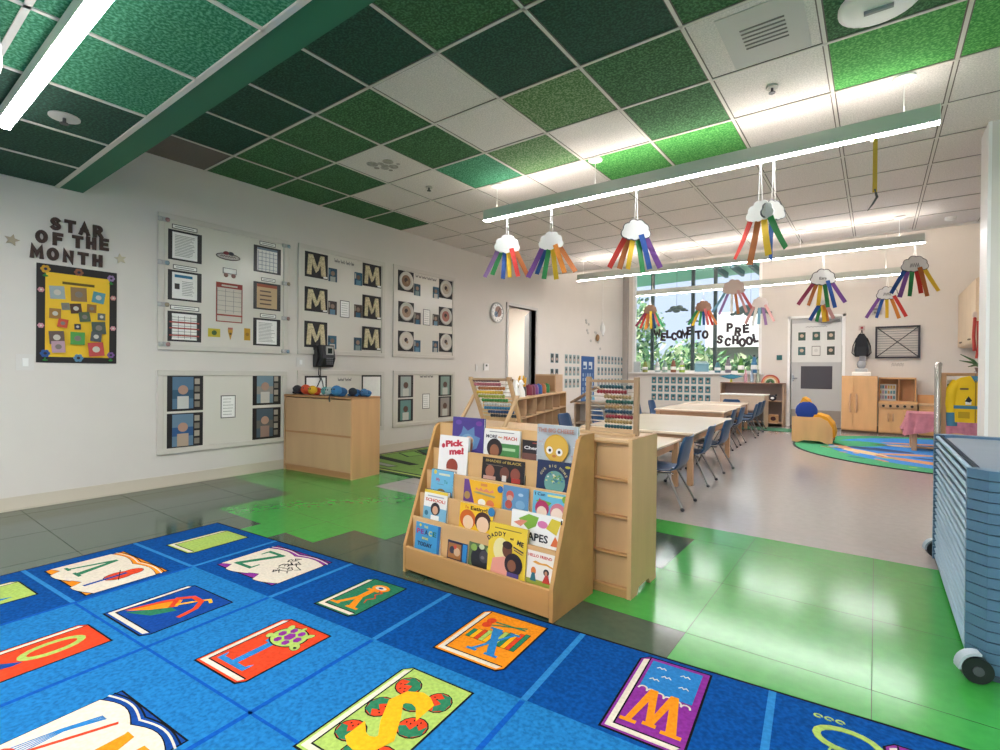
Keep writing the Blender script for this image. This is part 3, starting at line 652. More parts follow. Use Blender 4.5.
def sleeve(style):
    def d(mb, W_, H_):
        mb.box(0, W_, 0, H_, 0, .002, BK); a, b, c, e_ = .12*W_, .86*W_, .06*H_, .93*H_
        mb.box(a, b, c, e_, .002, .0035, PAPER)
        if style == 'text': rows_of(mb, a+.02, b-.02, c+.02, e_-.02, 14, .004, LNE, 0, .0035)
        if style == 'blue': mb.box(a+.02, b-.04, e_-.045, e_-.02, .0035, .0045, C('2f7fa5')); rows_of(mb, a+.08, b-.02, c+.03, e_-.07, 9, .004, LNE, 0, .0035); mb.box(a+.02, a+.06, e_-.15, e_-.1, .0035, .0045, C('4a4640'))
        if style == 'redgrid':
            for q in (.15, .45, .7): mb.box(a-.02, b+.02, c+q*H_*.8, c+q*H_*.8+.012, .0035, .0045, C('b5483f'))
            rows_of(mb, a, b, c+.01, e_-.02, 8, .004, LNE, 4, .0035)
        if style == 'grid': mb.box(a, b, e_-.02, e_, .0035, .0045, C('7d8fa0')); rows_of(mb, a+.01, b, c, e_-.03, 5, .004, C('7a84a0'), 5, .0035)
        if style == 'warm': mb.box(a, b, c, e_, .0035, .004, C('d9b98f')); mb.box(a, b, e_-.03, e_, .004, .0045, C('a8563a')); rows_of(mb, a+.03, b-.03, c+.02, e_-.05, 4, .014, C('6b5348'), 0, .004)
    return d
G1 = 'documents in black sleeves on the first board'
for (u0, u1, v0, v1, st, l) in [(1.84, 2.12, 2.03, 2.30, 'text', 'wrinkled typed page in a black sleeve, top of left column on first board'), (1.84, 2.12, 1.67, 1.94, 'blue', 'page with a blue heading in a black sleeve, middle of left column'), (1.84, 2.12, 1.30, 1.57, 'redgrid', 'page with red table bands in a black sleeve, bottom of left column'),
                        (2.61, 2.90, 2.05, 2.32, 'grid', 'calendar grid page in a black sleeve, top of right column'), (2.61, 2.90, 1.67, 1.95, 'warm', 'tan chart in a black sleeve, middle of right column'), (2.61, 2.90, 1.30, 1.58, 'text', 'typed page in a black sleeve, bottom of right column')]:
    sheet('document_sleeve', u0, u1, v0, v1, l, 'document', G1, sleeve(st))
def tagd(s_):
    def d(mb, W_, H_): mb.box(0, W_, 0, H_, 0, .002, BK); mb.box(.006, W_-.006, .006, H_-.006, .002, .003, PAPER); mb.box(W_*.12, W_*.86, H_*.42, H_*.58, .003, .0035, LNE)
    return d
for (u0, u1, v0, v1, s_, l) in [(1.87, 2.08, 2.31, 2.35, 'Daily Schedule', 'name strip above top left document'), (1.88, 2.08, 1.95, 1.99, 'Lesson Plan', 'name strip above middle left document'), (1.86, 2.10, 1.585, 1.625, 'Menu', 'name strip above bottom left document'), (2.67, 2.84, 2.33, 2.37, 'Calendar', 'name strip above top right document'), (2.69, 2.84, 1.965, 2.0, 'Events', 'name strip above middle right document'), (2.68, 2.85, 1.59, 1.63, 'News', 'name strip above bottom right document')]:
    sheet('name_strip', u0, u1, v0, v1, 'black edged '+l, 'name strip', 'name strips on the first board', tagd(s_))
def apple(mb, W_, H_):
    mb.ball((W_/2, .035, .003), (.12, .035, .004), C('6c5c56'), 14); mb.ball((W_/2, .035, .004), (.11, .027, .005), C('d8cfc6'), 14); mb.ball((W_*.42, .065, .004), (.03, .022, .006), C('8f3a44'), 10); mb.ball((W_*.6, .065, .004), (.03, .022, .006), C('4f5058'), 10)
    mb.line([(.05+.012*i, .03+(.012 if i % 2 else 0)) for i in range(13)], .005, .008, .0095, C('6c5c56'))
sheet('heading_cutout', 2.235, 2.485, 2.11, 2.19, 'oval word cutout with apples on the first board', 'cutout', None, apple)
def bow(mb, W_, H_): mb.box(0, W_, .03, .085, 0, .004, C('6e6663')); mb.box(.006, W_-.006, .036, .079, .004, .005, PAPER); mb.ball((.03, .015, .004), (.022, .022, .006), C('a3766e'), 8); mb.ball((.1, .015, .004), (.022, .022, .006), C('a3766e'), 8)
sheet('clip_label', 2.31, 2.44, 1.95, 2.04, 'small white clip label above the red bordered calendar', 'clip', None, bow)
def cal(mb, W_, H_):
    mb.box(0, W_, 0, H_, 0, .002, C('a8483e')); mb.box(.01, W_-.01, .01, H_-.05, .002, .003, C('e6ddcf')); mb.box(0, W_, .06, .075, .003, .004, C('b5564a')); rows_of(mb, .01, W_-.01, .09, H_-.06, 5, .003, LNE, 3, .003); mb.box(W_*.2, W_*.8, H_-.035, H_-.02, .002, .0035, C('e6ddcf'))
sheet('calendar', 2.25, 2.50, 1.51, 1.89, 'red bordered tall calendar in the centre of first board', 'calendar', None, cal)
def pat(c1, c2):
    def d(mb, W_, H_): mb.box(0, W_, 0, H_, 0, .003, C(c1)); mb.disc(W_/2, H_/2, min(W_, H_)*.3, .003, .004, C(c2), 10)
    return d
sheet('sticker', 2.18, 2.29, 1.36, 1.44, 'yellow sticker with a dark face, left of three under the calendar', 'sticker', 'yellow stickers under the calendar', pat('d6c23a', '4c6b3c'))
mb = MB(); mb.prism([(-.022, .03), (0, -.05), (.022, .03), (.022, .07), (-.022, .07)], 0, .003, C('dba53a')); mb.box(-.022, .022, .05, .07, .003, .004, C('c9776a')); mb.disc(0, .01, .012, .003, .005, C('7a5a2a'), 8)
tag(mb.build('sticker', None, LW(2.385, 1.39, .009)), 'pencil shaped sticker, middle of three under the calendar', 'sticker', 'yellow stickers under the calendar')
sheet('sticker', 2.52, 2.58, 1.345, 1.465, 'tall yellow sticker, right of three under the calendar', 'sticker', 'yellow stickers under the calendar', pat('dba92e', 'b5862a'))
# letter M crafts
CREAM = mat('popcorn_cream', 'cfc09c', .9, .25, 60, bump=.4)
def M_LET(mb, W_, H_):
    q = [[(.08, .1), (.14, .9), (.30, .9), (.26, .1)], [(.14, .9), (.32, .9), (.56, .3), (.46, .2)], [(.56, .3), (.46, .2), (.66, .9), (.82, .9)], [(.66, .9), (.82, .9), (.9, .1), (.70, .1)]]
    for i, p in enumerate(q): mb.prism([(a*W_, b*H_) for a, b in p], .002, .012+.0003*i, CREAM)
def mcraft(mb, W_, H_):
    mb.box(0, W_, 0, H_, 0, .002, C('2b2729')); M_LET(mb, W_, H_)
    mb.box(W_*.8, W_*.98, .01, .03, .002, .004, PAPER)
nm = ['top', 'middle', 'bottom']
for k, (u0, u1, v0, v1) in enumerate([(3.18, 3.47, 2.09, 2.37), (3.18, 3.47, 1.71, 1.98), (3.18, 3.47, 1.31, 1.60), (3.96, 4.25, 2.10, 2.38), (3.96, 4.25, 1.70, 1.99), (3.96, 4.25, 1.31, 1.60)]):
    sheet('letter_craft', u0, u1, v0, v1, 'cream letter M craft on black paper, %s of %s column' % (nm[k % 3], ('left', 'right')[k//3]), 'craft', 'letter M crafts on the second board', mcraft)
def photo(cs):
    def d(mb, W_, H_):
        mb.box(0, W_, 0, H_, 0, .002, C(cs[0])); mb.disc(W_*.5, H_*.62, W_*.24, .002, .003, C(cs[1]), 10); mb.box(W_*.2, W_*.8, .0, H_*.38, .002, .0032, C(cs[2])); mb.box(W_*.05, W_*.2, H_*.5, H_*.9, .002, .0025, C(cs[3]))
    return d
PCS = [('31526a', '9c8172', 'b5b9b4', '6f8f9c'), ('4a3f3a', 'a08474', '6a8fa5', 'b8aa98'), ('3f6f86', '8c7466', 'd0cdc5', '2c3a44'), ('2f5f7a', '7a6256', '5f8fa8', 'c9c4b8'), ('5a4a42', '9b8272', '3c6f8c', 'a8a090'), ('3a5a6c', 'a58a78', '8aa0a0', '2c3a44')]
for k, (u0, v0) in enumerate([(3.48, 2.08), (3.48, 1.70), (3.48, 1.30), (3.84, 2.09), (3.84, 1.70), (3.84, 1.30)]):
    sheet('photo_print', u0, u0+.115, v0, v0+.155, 'small photo beside the %s letter M of the %s column' % (nm[k % 3], ('left', 'right')[k//3]), 'photo', 'small photos on the second board', photo(PCS[k]))
def notice(mb, W_, H_): mb.box(0, W_, 0, H_, 0, .002, C('5f5a58')); mb.box(.008, W_-.008, .008, H_-.008, .002, .003, PAPER); rows_of(mb, .02, W_-.02, .02, H_-.02, 6, .004, LNE, 0, .003)
sheet('notice_card', 3.64, 3.77, 1.68, 1.88, 'small framed text card in the centre of the second board', 'card', None, notice)
sheet('notice_card', 5.0, 5.13, 1.70, 1.92, 'small framed text card in the centre of the third board', 'card', None, notice)
sheet('notice_card', 5.0, 5.14, .53, .74, 'small framed text card on the lower right board', 'card', None, notice)
def script(n):
    def d(mb, W_, H_):
        u = 0
        while u < W_:
            k = random.randint(3, 6); L = min(k*.014, W_-u); q = [(u+L*i/(2*k), H_*(.25 if i % 2 else (.9 if i % 3 == 0 else .6))) for i in range(2*k+1)]
            mb.line(q, .005, 0, .001, C('4e4a50')); u += L+.018
    return d
sheet('handwritten_title', 3.56, 3.83, 2.3, 2.36, 'handwritten heading at the top of the second board', 'handwriting', None, script('Letter M Collage'))
sheet('handwritten_title', 4.85, 5.25, 2.33, 2.38, 'handwritten heading at the top of the third board', 'handwriting', None, script('Paper Plate Self-Portraits'))
sheet('handwritten_title', 3.62, 3.82, .92, .97, 'handwritten heading on the lower board behind the cabinet', 'handwriting', None, script('Star Art'))
sheet('handwritten_title', 4.95, 5.2, .96, 1.0, 'handwritten heading on the lower right board', 'handwriting', None, script('Family Portrait'))
# plate crafts
def plate(c):
    def d(mb, W_, H_):
        mb.box(0, W_, 0, H_, 0, .002, C('2f2b2c')); mb.lathe([(.12, 0), (.125, .012), (.1, .008), (.09, .004), (0.001, .004)][::1], C('ded8cd'), (W_*.5, H_*.52, .002), 24)
        mb.disc(W_*.5, H_*.52, .078, .006, .009, C(c), 20); mb.disc(W_*.48, H_*.56, .03, .009, .011, C('4a3a34'), 10); mb.disc(W_*.56, H_*.46, .02, .009, .012, C('a8896c'), 8)
    return d
for k, (u0, v0, c) in enumerate([(4.53, 2.12, '8f6f55'), (4.54, 1.71, 'b0917a'), (4.54, 1.32, 'ddd4c4'), (5.31, 2.12, 'cbbfa8'), (5.31, 1.72, 'b9786a'), (5.32, 1.34, 'd6ccc0')]):
    sheet('plate_craft', u0, u0+.28, v0, v0+.27, 'paper plate face on black paper, %s of %s column' % (nm[k % 3], ('left', 'right')[k//3]), 'craft', 'paper plate crafts on the third board', plate(c))
for k, (u0, v0) in enumerate([(4.82, 2.09), (4.83, 1.70), (4.83, 1.32), (5.185, 2.10), (5.185, 1.71), (5.185, 1.33)]):
    sheet('photo_print', u0, u0+.12, v0, v0+.16, 'small photo beside the %s plate of the %s column' % (nm[k % 3], ('left', 'right')[k//3]), 'photo', 'small photos on the third board', photo(PCS[5-k]))
# lower board photos
def bigphoto(cs):
    def d(mb, W_, H_):
        mb.box(0, W_, 0, H_, 0, .002, BK); a, b = W_*.14, W_*.72; mb.box(a, b, .02, H_-.01, .002, .003, C(cs[0]))
        mb.box(a, b, H_*.35, H_*.6, .003, .0035, C(cs[1])); mb.disc((a+b)/2, H_*.6, W_*.14, .0035, .0045, C('c19a86'), 14); mb.box(a+.04, b-.04, .02, H_*.42, .0035, .004, C(cs[2]))
        for q in range(4): mb.box(b+.01, W_-.03, H_*(.1+.22*q), H_*(.26+.22*q), .002, .003, C('b9ad9f' if q % 2 else '8d8478'))
    return d
for k, (u0, v0, cs, l) in enumerate([(1.84, .67, ('5b7f9c', '39607c', 'dcdcd6'), 'upper left'), (1.84, .33, ('6f8fa8', '2f5f94', 'c9b09a'), 'lower left'), (2.61, .69, ('7c95a3', 'a69c92', 'd9d2c8'), 'upper right'), (2.61, .34, ('4e5f6c', '6f6a66', 'a5877a'), 'lower right')]):
    sheet('portrait_photo', u0, u0+.30, v0, v0+.32, 'large blurred portrait photo, %s on the lower left board' % l, 'photo', 'portrait photos on the lower left board', bigphoto(cs))
sheet('notice_card', 2.30, 2.44, .58, .80, 'small chart card in the middle of the lower left board', 'card', None, notice)
for k, (u0, v0, l) in enumerate([(4.55, .70, 'upper left'), (4.55, .38, 'lower left'), (5.32, .70, 'upper right'), (5.32, .39, 'lower right')]):
    def d(mb, W_, H_, k=k): mb.box(0, W_, 0, H_, 0, .002, BK); mb.box(W_*.15, W_*.85, H_*.06, H_*.94, .002, .003, C(('a9b5b0', '6f9a94', '8fa79c', 'a39a92')[k])); mb.disc(W_*.5, H_*.55, W_*.16, .003, .004, C('6a4f44'), 12); mb.box(W_*.3, W_*.7, H_*.06, H_*.4, .003, .0035, C('d3d3cb'))
    sheet('portrait_photo', u0, u0+.27, v0, v0+.30, 'dark framed photo, %s on the lower right board' % l, 'photo', 'photos on the lower right board', d)
def blankp(mb, W_, H_): mb.box(0, W_, 0, H_, 0, .002, BK); mb.box(.02, W_-.02, 0, H_-.02, .002, .003, PAPER)
sheet('document_sleeve', 3.19, 3.47, .68, .99, 'white page in a black sleeve behind the cabinet top, left one', 'document', None, blankp)
sheet('document_sleeve', 3.96, 4.27, .70, 1.0, 'white page in a black sleeve behind the cabinet top, right one', 'document', None, blankp)

# far part of the left wall
def grid_cards(Mf, u0, v0, nu, nv, du, dv, w_, h_, label, group, back='4d8a93', w=.002):
    first = None
    for j in range(nv):
        for i in range(nu):
            if first is None:
                mb = MB(); mb.box(0, w_, 0, h_, 0, .003, C('e4eae8')); mb.box(w_*.08, w_*.92, h_*.06, h_*.94, .003, .004, C(back)); mb.disc(w_*.5, h_*.42, w_*.24, .004, .005, C('cbb3a6'), 10); mb.disc(w_*.5, h_*.66, w_*.18, .004, .0055, C('3a3f44'), 10)
                first = o = mb.build('photo_card')
            else: o = first.copy(); COL.objects.link(o)
            o.matrix_world = Mf(u0+i*du, v0-j*dv, w); tag(o, label, 'card', group)
grid_cards(BW, -4.36, .82, 9, 3, .155, .20, .13, .17, 'small portrait card in the grid of three rows below the window', 'portrait cards below the window')
grid_cards(LW, 10.50, 1.26, 8, 3, .185, .26, .13, .2, 'small class card between the blue chart and the window wall', 'class cards on the left wall near the corner', '7f9aa0')
grid_cards(LW, 9.0, 1.24, 4, 3, .17, .25, .13, .2, 'small class card on the left wall left of the blue chart', 'class cards left of the blue chart', '8fa6a4')
grid_cards(LW, 8.44, 1.24, 2, 2, .18, .3, .13, .2, 'small dark card above the box on the cubby shelf', 'two by two cards past the doorway', '465a5c')
mb = MB(); mb.box(0, .62, 0, 1.0, 0, .004, C('2f5f9f')); 
for i in range(2): mb.box(.09+i*.26, .25+i*.26, .72, .88, .004, .006, C('dfe8ee')); mb.box(.09+i*.26, .2+i*.26, .74, .8, .006, .007, C('2f5f9f'))
for i in range(5): 
    for j in range(6): mb.box(.06+i*.11, .12+i*.11, .06+j*.1, .13+j*.1, .004, .005, C('a9bfd8' if (i+j) % 3 else '5f83b8'))
tag(mb.build('wall_chart', None, LW(9.72, .42, .002)), 'tall blue chart with white tiles on the left wall near the corner', 'chart')
mb = MB()
for k in range(14): mb.ball((random.uniform(0, .9), random.uniform(0, .75), .004), (.05, .03, .004), C('cfccc6'), 8)
tag(mb.build('paper_leaves', None, LW(9.9, 1.6, .002)), 'pale paper leaves scattered on the left wall above the blue chart', 'wall decoration', None, 'stuff')
e = empty('hanging_ornament', (-4.9, 10.4, 1.9)); mb = MB(); mb.cyl((0, 0, .2), (0, 0, 2.28), .004, WHITE, n=5); mb.build('string', e); mb = MB(); mb.lathe([(.005, .3), (.05, .2), (.06, .12), (.02, 0)], WHITE, n=10); mb.ball((-.12, 0, -.05), (.05, .03, .08), C('b58a5e'), 10); mb.build('drop', e)
tag(e, 'white drop ornament on a string near the far left corner', 'ornament')
mb = MB(); mb.box(-.05, .05, -.05, .05, 0, .02, C('2f6f74')); tag(mb.build('wall_sign', None, BW(-1.63, 1.42, .001)), 'small teal square sign between the window and back door', 'sign')

# ---------------------------------------------------------------- wooden cabinet by the left wall
e = empty('storage_cabinet', (-4.545, 3.17, 0), math.radians(5.8)); W2 = .51; CW = mat('cabinet_maple', 'c09b74', .5, .05, 4, (1.5, 1.5, .3)); CE = mat('cabinet_edge', 'b08055', .5)
mb = MB(); mb.box(-W2+.02, W2-.02, -.165, .185, .05, .765, CW); mb.box(-W2, -W2+.02, -.185, .185, 0, .775, CW); mb.box(W2-.02, W2, -.185, .185, 0, .775, mat('cabinet_side', 'cf9f70', .45, .1, 3, (2.5, 2.5, .2))); mb.box(-W2, W2, -.19, .19, .775, .795, CE, None, .003); mb.box(-W2+.02, W2-.02, -.17, .18, .0, .05, CE)
mb.build('body', e)
for z0, z1 in ((.065, .405), (.42, .765)):
    mb = MB(); mb.box(-W2+.022, W2-.022, -.180, -.166, z0, z1, CW, None, .003); mb.build('panel', e)
mb = MB(); mb.box(-W2+.02, W2-.02, -.188, -.18, .403, .421, CE); mb.box(-W2+.02, W2-.02, -.188, -.18, .048, .066, CE); mb.build('rail', e)
tag(e, 'wooden two panel cabinet standing against the left wall under the phone', 'cabinet')
for i, (x, y, c, c2, r, l) in enumerate([(-4.96, 3.08, '1f1f22', '3a3a40', .055, 'black soft toy at the left end of the cabinet top'), (-4.83, 3.10, 'c63a28', 'e25a34', .06, 'red soft toy beside the black one on the cabinet top'), (-4.68, 3.08, 'c4461f', 'e8b62a', .055, 'yellow headed soft toy with orange body on the cabinet'), (-4.53, 3.12, 'e1e0da', '5f9c9a', .05, 'pale soft toy with teal patch on the cabinet top'), (-4.42, 3.10, 'dfe2df', 'b5c3bf', .052, 'white soft toy in the middle right of the cabinet top'), (-4.27, 3.08, '2c5f8f', '3f7fb5', .062, 'big blue soft toy near the front of the cabinet top'), (-4.16, 3.18, '33689c', '27303c', .05, 'blue and black soft toy second from the cabinet end'), (-4.08, 3.25, '2f6699', '44709c', .045, 'small blue soft toy at the right end of the cabinet top')]):
    r *= 1.2; e = empty('soft_toy', (x, y, .796)); mb = MB(); mb.ball((0, 0, r*.62), (r*1.1, r*.95, r*.62), C(c, .9), 14); mb.build('body', e)
    mb = MB(); mb.ball((r*.5, -r*.9, r*.8), (r*.75, r*.7, r*.7), C(c2, .9), 14); mb.ball((r*.8, -r*1.5, r*1.0), r*.12, BLACK, 6); mb.ball((r*.35, -r*1.55, r*1.0), r*.12, BLACK, 6); mb.build('head', e)
    for q in (-1, 1): mb = MB(); mb.ball((q*r*.95, -r*.35, r*.25), (r*.35, r*.55, r*.25), C(c, .9), 10); mb.build('paw', e)
    if i in (0, 5, 6): mb = MB(); mb.tube([(0, -r*1.0, r*.25), (.0, -.115, .02), (0, -.125, -.02), (0.01, -.125, -.05)], .008, BLACK, 6) if i == 5 else mb.tube([(0, r*.5, .01), (r*1.3, 0, .012), (r*1.6, -r*.6, .012)], .008, BLACK, 6); mb.build('tail', e)
    tag(e, l, 'soft toy', 'soft toys on the wooden cabinet')

# ---------------------------------------------------------------- alphabet rug
RG = {k: mat('rug_'+k, c, .95, v*1.5, 75, bump=.12, spec=.1) for k, c, v in [('dark', '064384', .15), ('light', '1d6ba3', .14), ('line_light', '2a76b0', .08), ('line_dark', '0b4d9e', .08), ('cream', 'cfc4b2', .06), ('lime', '9db45a', .08), ('orange', 'dc8218', .08), ('red', 'cb3f20', .08), ('green', '2a7050', .1), ('purple', '7e2b84', .1), ('yellow', 'e0a51c', .06), ('sky', '2872ac', .1), ('navy', '123f86', .1), ('black', '101014', .1), ('skin', 'e9c877', .05)]}
RW, RH = 4.0, 3.0; RM = T(-3.585, 1.615, 0, math.radians(4.6))
rug = MB(); rd, rb = RG['dark'], RG['black']
rug.box(0, RW, -RH, 0, .0, .009, rb)
rug.box(.012, RW-.012, -RH+.012, -.012, .0085, .0100, rd)
cu, cv = .6667, .5
rug.box(cu, RW-cu, -RH+cv, -cv, .010, .0104, RG['light'])
for i in range(1, 6):
    u = i*cu; rug.box(u-.011, u+.011, -cv, -.012, .010, .0108, RG['line_light']); rug.box(u-.009, u+.009, -RH+cv, -cv, .0104, .0110, RG['line_dark']); rug.box(u-.011, u+.011, -RH+.012, -RH+cv, .010, .0108, RG['line_light'])
for j in range(1, 6):
    v = -j*cv; rug.box(.012, cu, v-.009, v+.009, .010, .0108, RG['line_light']); rug.box(cu, RW-cu, v-.005, v+.005, .0104, .0110, RG['line_dark'] if j not in (1, 5) else RG['light']); rug.box(RW-cu, RW-.012, v-.009, v+.009, .010, .0108, RG['line_light'])
def rbook(u0, u1, v0, v1, cover, art=None, page=True, z=.011):
    """a closed book drawn on the rug: (u0,v0) near-left, (u1,v1) far-right in rug coordinates"""
    a = .022; m = RG[cover]
    rug.prism([(u0-.007, v0-.007), (u1-a+.007, v0-.007), (u1+.007, v0+a), (u1+.007, v1+.007), (u0+a, v1+.007), (u0-.007, v1-a)], .010, z, rb)
    rug.prism([(u0, v0), (u1-a, v0), (u1, v0+a), (u1, v1), (u0+a, v1), (u0, v1-a)], z, z+.0004, m)
    if page:
        p = .018; rug.prism([(u0+.008, v0+.008), (u1-a, v0+.008), (u1-a+.01, v0+.008+p), (u0+.008+p, v0+.008+p), (u0+.008+p, v1-a+.01), (u0+.008, v1-a)], z+.0004, z+.0008, RG['cream'])
        rug.line([(u1-a+.01, v0+.011+p), (u0+.011+p, v0+.011+p), (u0+.011+p, v1-.005)], .005, z+.0008, z+.0012, rb)
    if art: art((u0+u1)/2+.01, (v0+v1)/2+.01, (u1-u0)-.05, (v1-v0)-.05, z+.0006)
def rpoly(pts, m, z, out=True):
    cx = sum(p[0] for p in pts)/len(pts); cy = sum(p[1] for p in pts)/len(pts)
    if out: rug.prism([(cx+(p[0]-cx)*1.08, cy+(p[1]-cy)*1.08) for p in pts], z-.0003, z, rb)
    rug.prism(pts, z-.0002, z+.0004, RG[m])
def rletter(ch, cx, cy, h, w_, m, z, rot=PI): rug.text(ch, h, z, z+.0006, RG[m], cx, cy, rot, w=w_, bold=.035)
def ell(cx, cy, a, b, n=16, rot=0): return [(cx+a*math.cos(t)*math.cos(rot)-b*math.sin(t)*math.sin(rot), cy+a*math.cos(t)*math.sin(rot)+b*math.sin(t)*math.cos(rot)) for t in [2*PI*i/n for i in range(n)]]
def serif(ch, cx, cy, H, Wd, m, z):
    """slab-serif capital, read from the far side of the rug (turned by 180 degrees)"""
    S = {'M': None}
    def P(x, y): return (cx-x*Wd, cy-y*H)      # x,y in -.5...5
    t_ = .16; q = []
    if ch == 'T': q = [[(-.5, .5), (.5, .5), (.5, .25), (.42, .34), (.42, .38), (-.42, .38), (-.42, .34), (-.5, .25)], [(-.1, .4), (.1, .4), (.1, -.45), (-.1, -.45)], [(-.25, -.5), (.25, -.5), (.25, -.42), (-.25, -.42)]]
    if ch == 'W': q = [[(-.5, .5), (-.3, .5), (-.12, -.5), (-.28, -.5)], [(-.12, -.5), (-.28, -.5), (-.04, .4), (.08, .4)], [(-.04, .4), (.1, .4), (.3, -.5), (.14, -.5)], [(.14, -.5), (.3, -.5), (.5, .5), (.38, .5)], [(-.58, .5), (-.2, .5), (-.2, .42), (-.58, .42)], [(.26, .5), (.58, .5), (.58, .42), (.26, .42)], [(-.1, .44), (.16, .44), (.16, .36), (-.1, .36)]]
    if ch == 'V': q = [[(-.45, .5), (-.2, .5), (.1, -.5), (-.05, -.5)], [(.1, -.5), (-.05, -.5), (.33, .5), (.43, .5)], [(-.55, .5), (-.1, .5), (-.1, .43), (-.55, .43)], [(.22, .5), (.55, .5), (.55, .43), (.22, .43)]]
    if ch == 'Y': q = [[(-.45, .5), (-.2, .5), (.08, -.02), (-.12, -.02)], [(.1, .0), (-.08, .0), (.3, .5), (.42, .5)], [(-.1, .05), (.1, .05), (.1, -.5), (-.1, -.5)], [(-.55, .5), (-.1, .5), (-.1, .43), (-.55, .43)], [(.2, .5), (.55, .5), (.55, .43), (.2, .43)], [(-.24, -.5), (.24, -.5), (.24, -.42), (-.24, -.42)]]
    if ch == 'X': q = [[(-.48, .5), (-.2, .5), (.5, -.5), (.22, -.5)], [(.36, .5), (.48, .5), (-.36, -.5), (-.48, -.5)], [(-.56, .5), (-.1, .5), (-.1, .43), (-.56, .43)], [(.2, .5), (.56, .5), (.56, .43), (.2, .43)], [(-.56, -.5), (-.2, -.5), (-.2, -.43), (-.56, -.43)], [(.1, -.5), (.56, -.5), (.56, -.43), (.1, -.43)]]
    if ch == 'Z': q = [[(-.45, .5), (.45, .5), (.45, .4), (-.45, .4)], [(.2, .42), (.45, .42), (-.2, -.42), (-.45, -.42)], [(-.45, -.5), (.45, -.5), (.45, -.4), (-.45, -.4)], [(-.45, .5), (-.35, .5), (-.38, .22), (-.45, .22)], [(.45, -.5), (.35, -.5), (.38, -.22), (.45, -.22)]]
    for i, p in enumerate(q): rug.prism([P(*a) for a in p], z, z+.0005+.00003*i, RG[m])
def artW(cx, cy, w_, h_, z):
    rug.box(cx-w_*.47, cx+w_*.47, cy+h_*.02, cy+h_*.5, z, z+.0005, RG['sky'])
    n = 6
    for k in range(n): 
        u = cx-w_*.47+w_*.94*(k+.5)/n; rug.line([(u+w_*.075*math.cos(t), cy+h_*(.03-.015*k)+.014*math.sin(t)) for t in [PI*i/6 for i in range(7)]], .006, z+.0006, z+.001, RG['cream']); rug.prism([(u+w_*.075*math.cos(t), cy+h_*(.03-.015*k)+.012*math.sin(t)) for t in [PI*i/6 for i in range(7)]]+[(u-w_*.08, cy-h_*.1), (u+w_*.08, cy-h_*.1)], z+.0005, z+.0007, RG['purple'])
    for a, b in ((-.25, .4), (.2, .38), (-.1, .28), (.25, .2), (-.28, .2)): rug.line([(cx+w_*(a-.08), cy+h_*b), (cx+w_*(a-.04), cy+h_*b+.008), (cx+w_*a, cy+h_*b), (cx+w_*(a+.04), cy+h_*b+.008), (cx+w_*(a+.08), cy+h_*b)], .004, z+.0006, z+.001, RG['cream'])
    serif('W', cx, cy-h_*.20, h_*.50, w_*.86, 'orange', z+.0009)
def artX(cx, cy, w_, h_, z):
    cols = ['green', 'yellow', 'red', 'lime', 'yellow', 'sky', 'lime', 'green', 'yellow', 'red', 'green']
    for k, c in enumerate(cols):
        u = cx-w_*.42+w_*.84*k/10; hh = h_*(.10+.012*k); v = cy+h_*(-.08+.02*k*.6)
        rug.box(u-w_*.045, u+w_*.045, v-hh-.002, v+hh+.002, z, z+.0003, rb); rug.box(u-w_*.04, u+w_*.036, v-hh, v+hh, z+.0003, z+.0006, RG[c])
    for s_ in (0, 1):
        a, b = (cx-w_*.35, cy+h_*(.2+.12*s_)), (cx+w_*.3, cy+h_*(.38-.05*s_)); rug.line([a, b], .008, z+.0004, z+.0008, RG['green']); rug.prism(ell(a[0], a[1], .02, .022), z+.0005, z+.001, RG['red'])
    serif('X', cx+w_*.05, cy-h_*.12, h_*.6, w_*.5, 'sky', z+.001)
def artY(cx, cy, w_, h_, z):
    serif('Y', cx-w_*.05, cy-h_*.10, h_*.68, w_*.85, 'orange', z)
    rug.prism(ell(cx+w_*.05, cy+h_*.33, w_*.28, h_*.11), z, z+.0006, RG['orange']); rug.prism(ell(cx+w_*.05, cy+h_*.33, w_*.18, h_*.06), z+.0006, z+.0008, RG['cream']); rug.prism(ell(cx+w_*.05, cy+h_*.33, w_*.08, h_*.03), z+.0008, z+.001, RG['navy'])
    rug.line([(cx+w_*.1, cy+h_*.25), (cx+w_*.3, cy+h_*.2), (cx+w_*.2, cy+h_*.1), (cx+w_*.35, cy), (cx+w_*.22, cy-h_*.1), (cx+w_*.3, cy-h_*.2)], .006, z+.0006, z+.001, RG['red'])
def artT(cx, cy, w_, h_, z):
    serif('T', cx-w_*.08, cy-h_*.18, h_*.56, w_*.72, 'sky', z)
    for a, b, ra, rb_, ro in ((.36, .16, .11, .06, -.6), (-.36, .16, .05, .05, .4), (.28, .38, .05, .09, -.5), (-.26, .42, .05, .06, .5), (.0, .47, .03, .05, 0)): rpoly(ell(cx+w_*a, cy+h_*b, w_*ra*1.2, h_*rb_, 14, ro), 'lime', z+.0006)
    rpoly(ell(cx+w_*.0, cy+h_*.26, w_*.36, h_*.20, 22), 'lime', z+.0008)
    for a, b, s_ in ((0, .27, 1.1), (-.21, .27, .8), (.21, .27, .8), (-.11, .385, .75), (.11, .385, .75), (-.11, .155, .75), (.11, .155, .75)): rug.prism(ell(cx+w_*a, cy+h_*b, .021*s_, .024*s_, 6, .5), z+.0012, z+.0016, RG['purple'])
    rug.prism(ell(cx+w_*.40, cy+h_*.14, .008, .006, 8), z+.0012, z+.0016, rb)
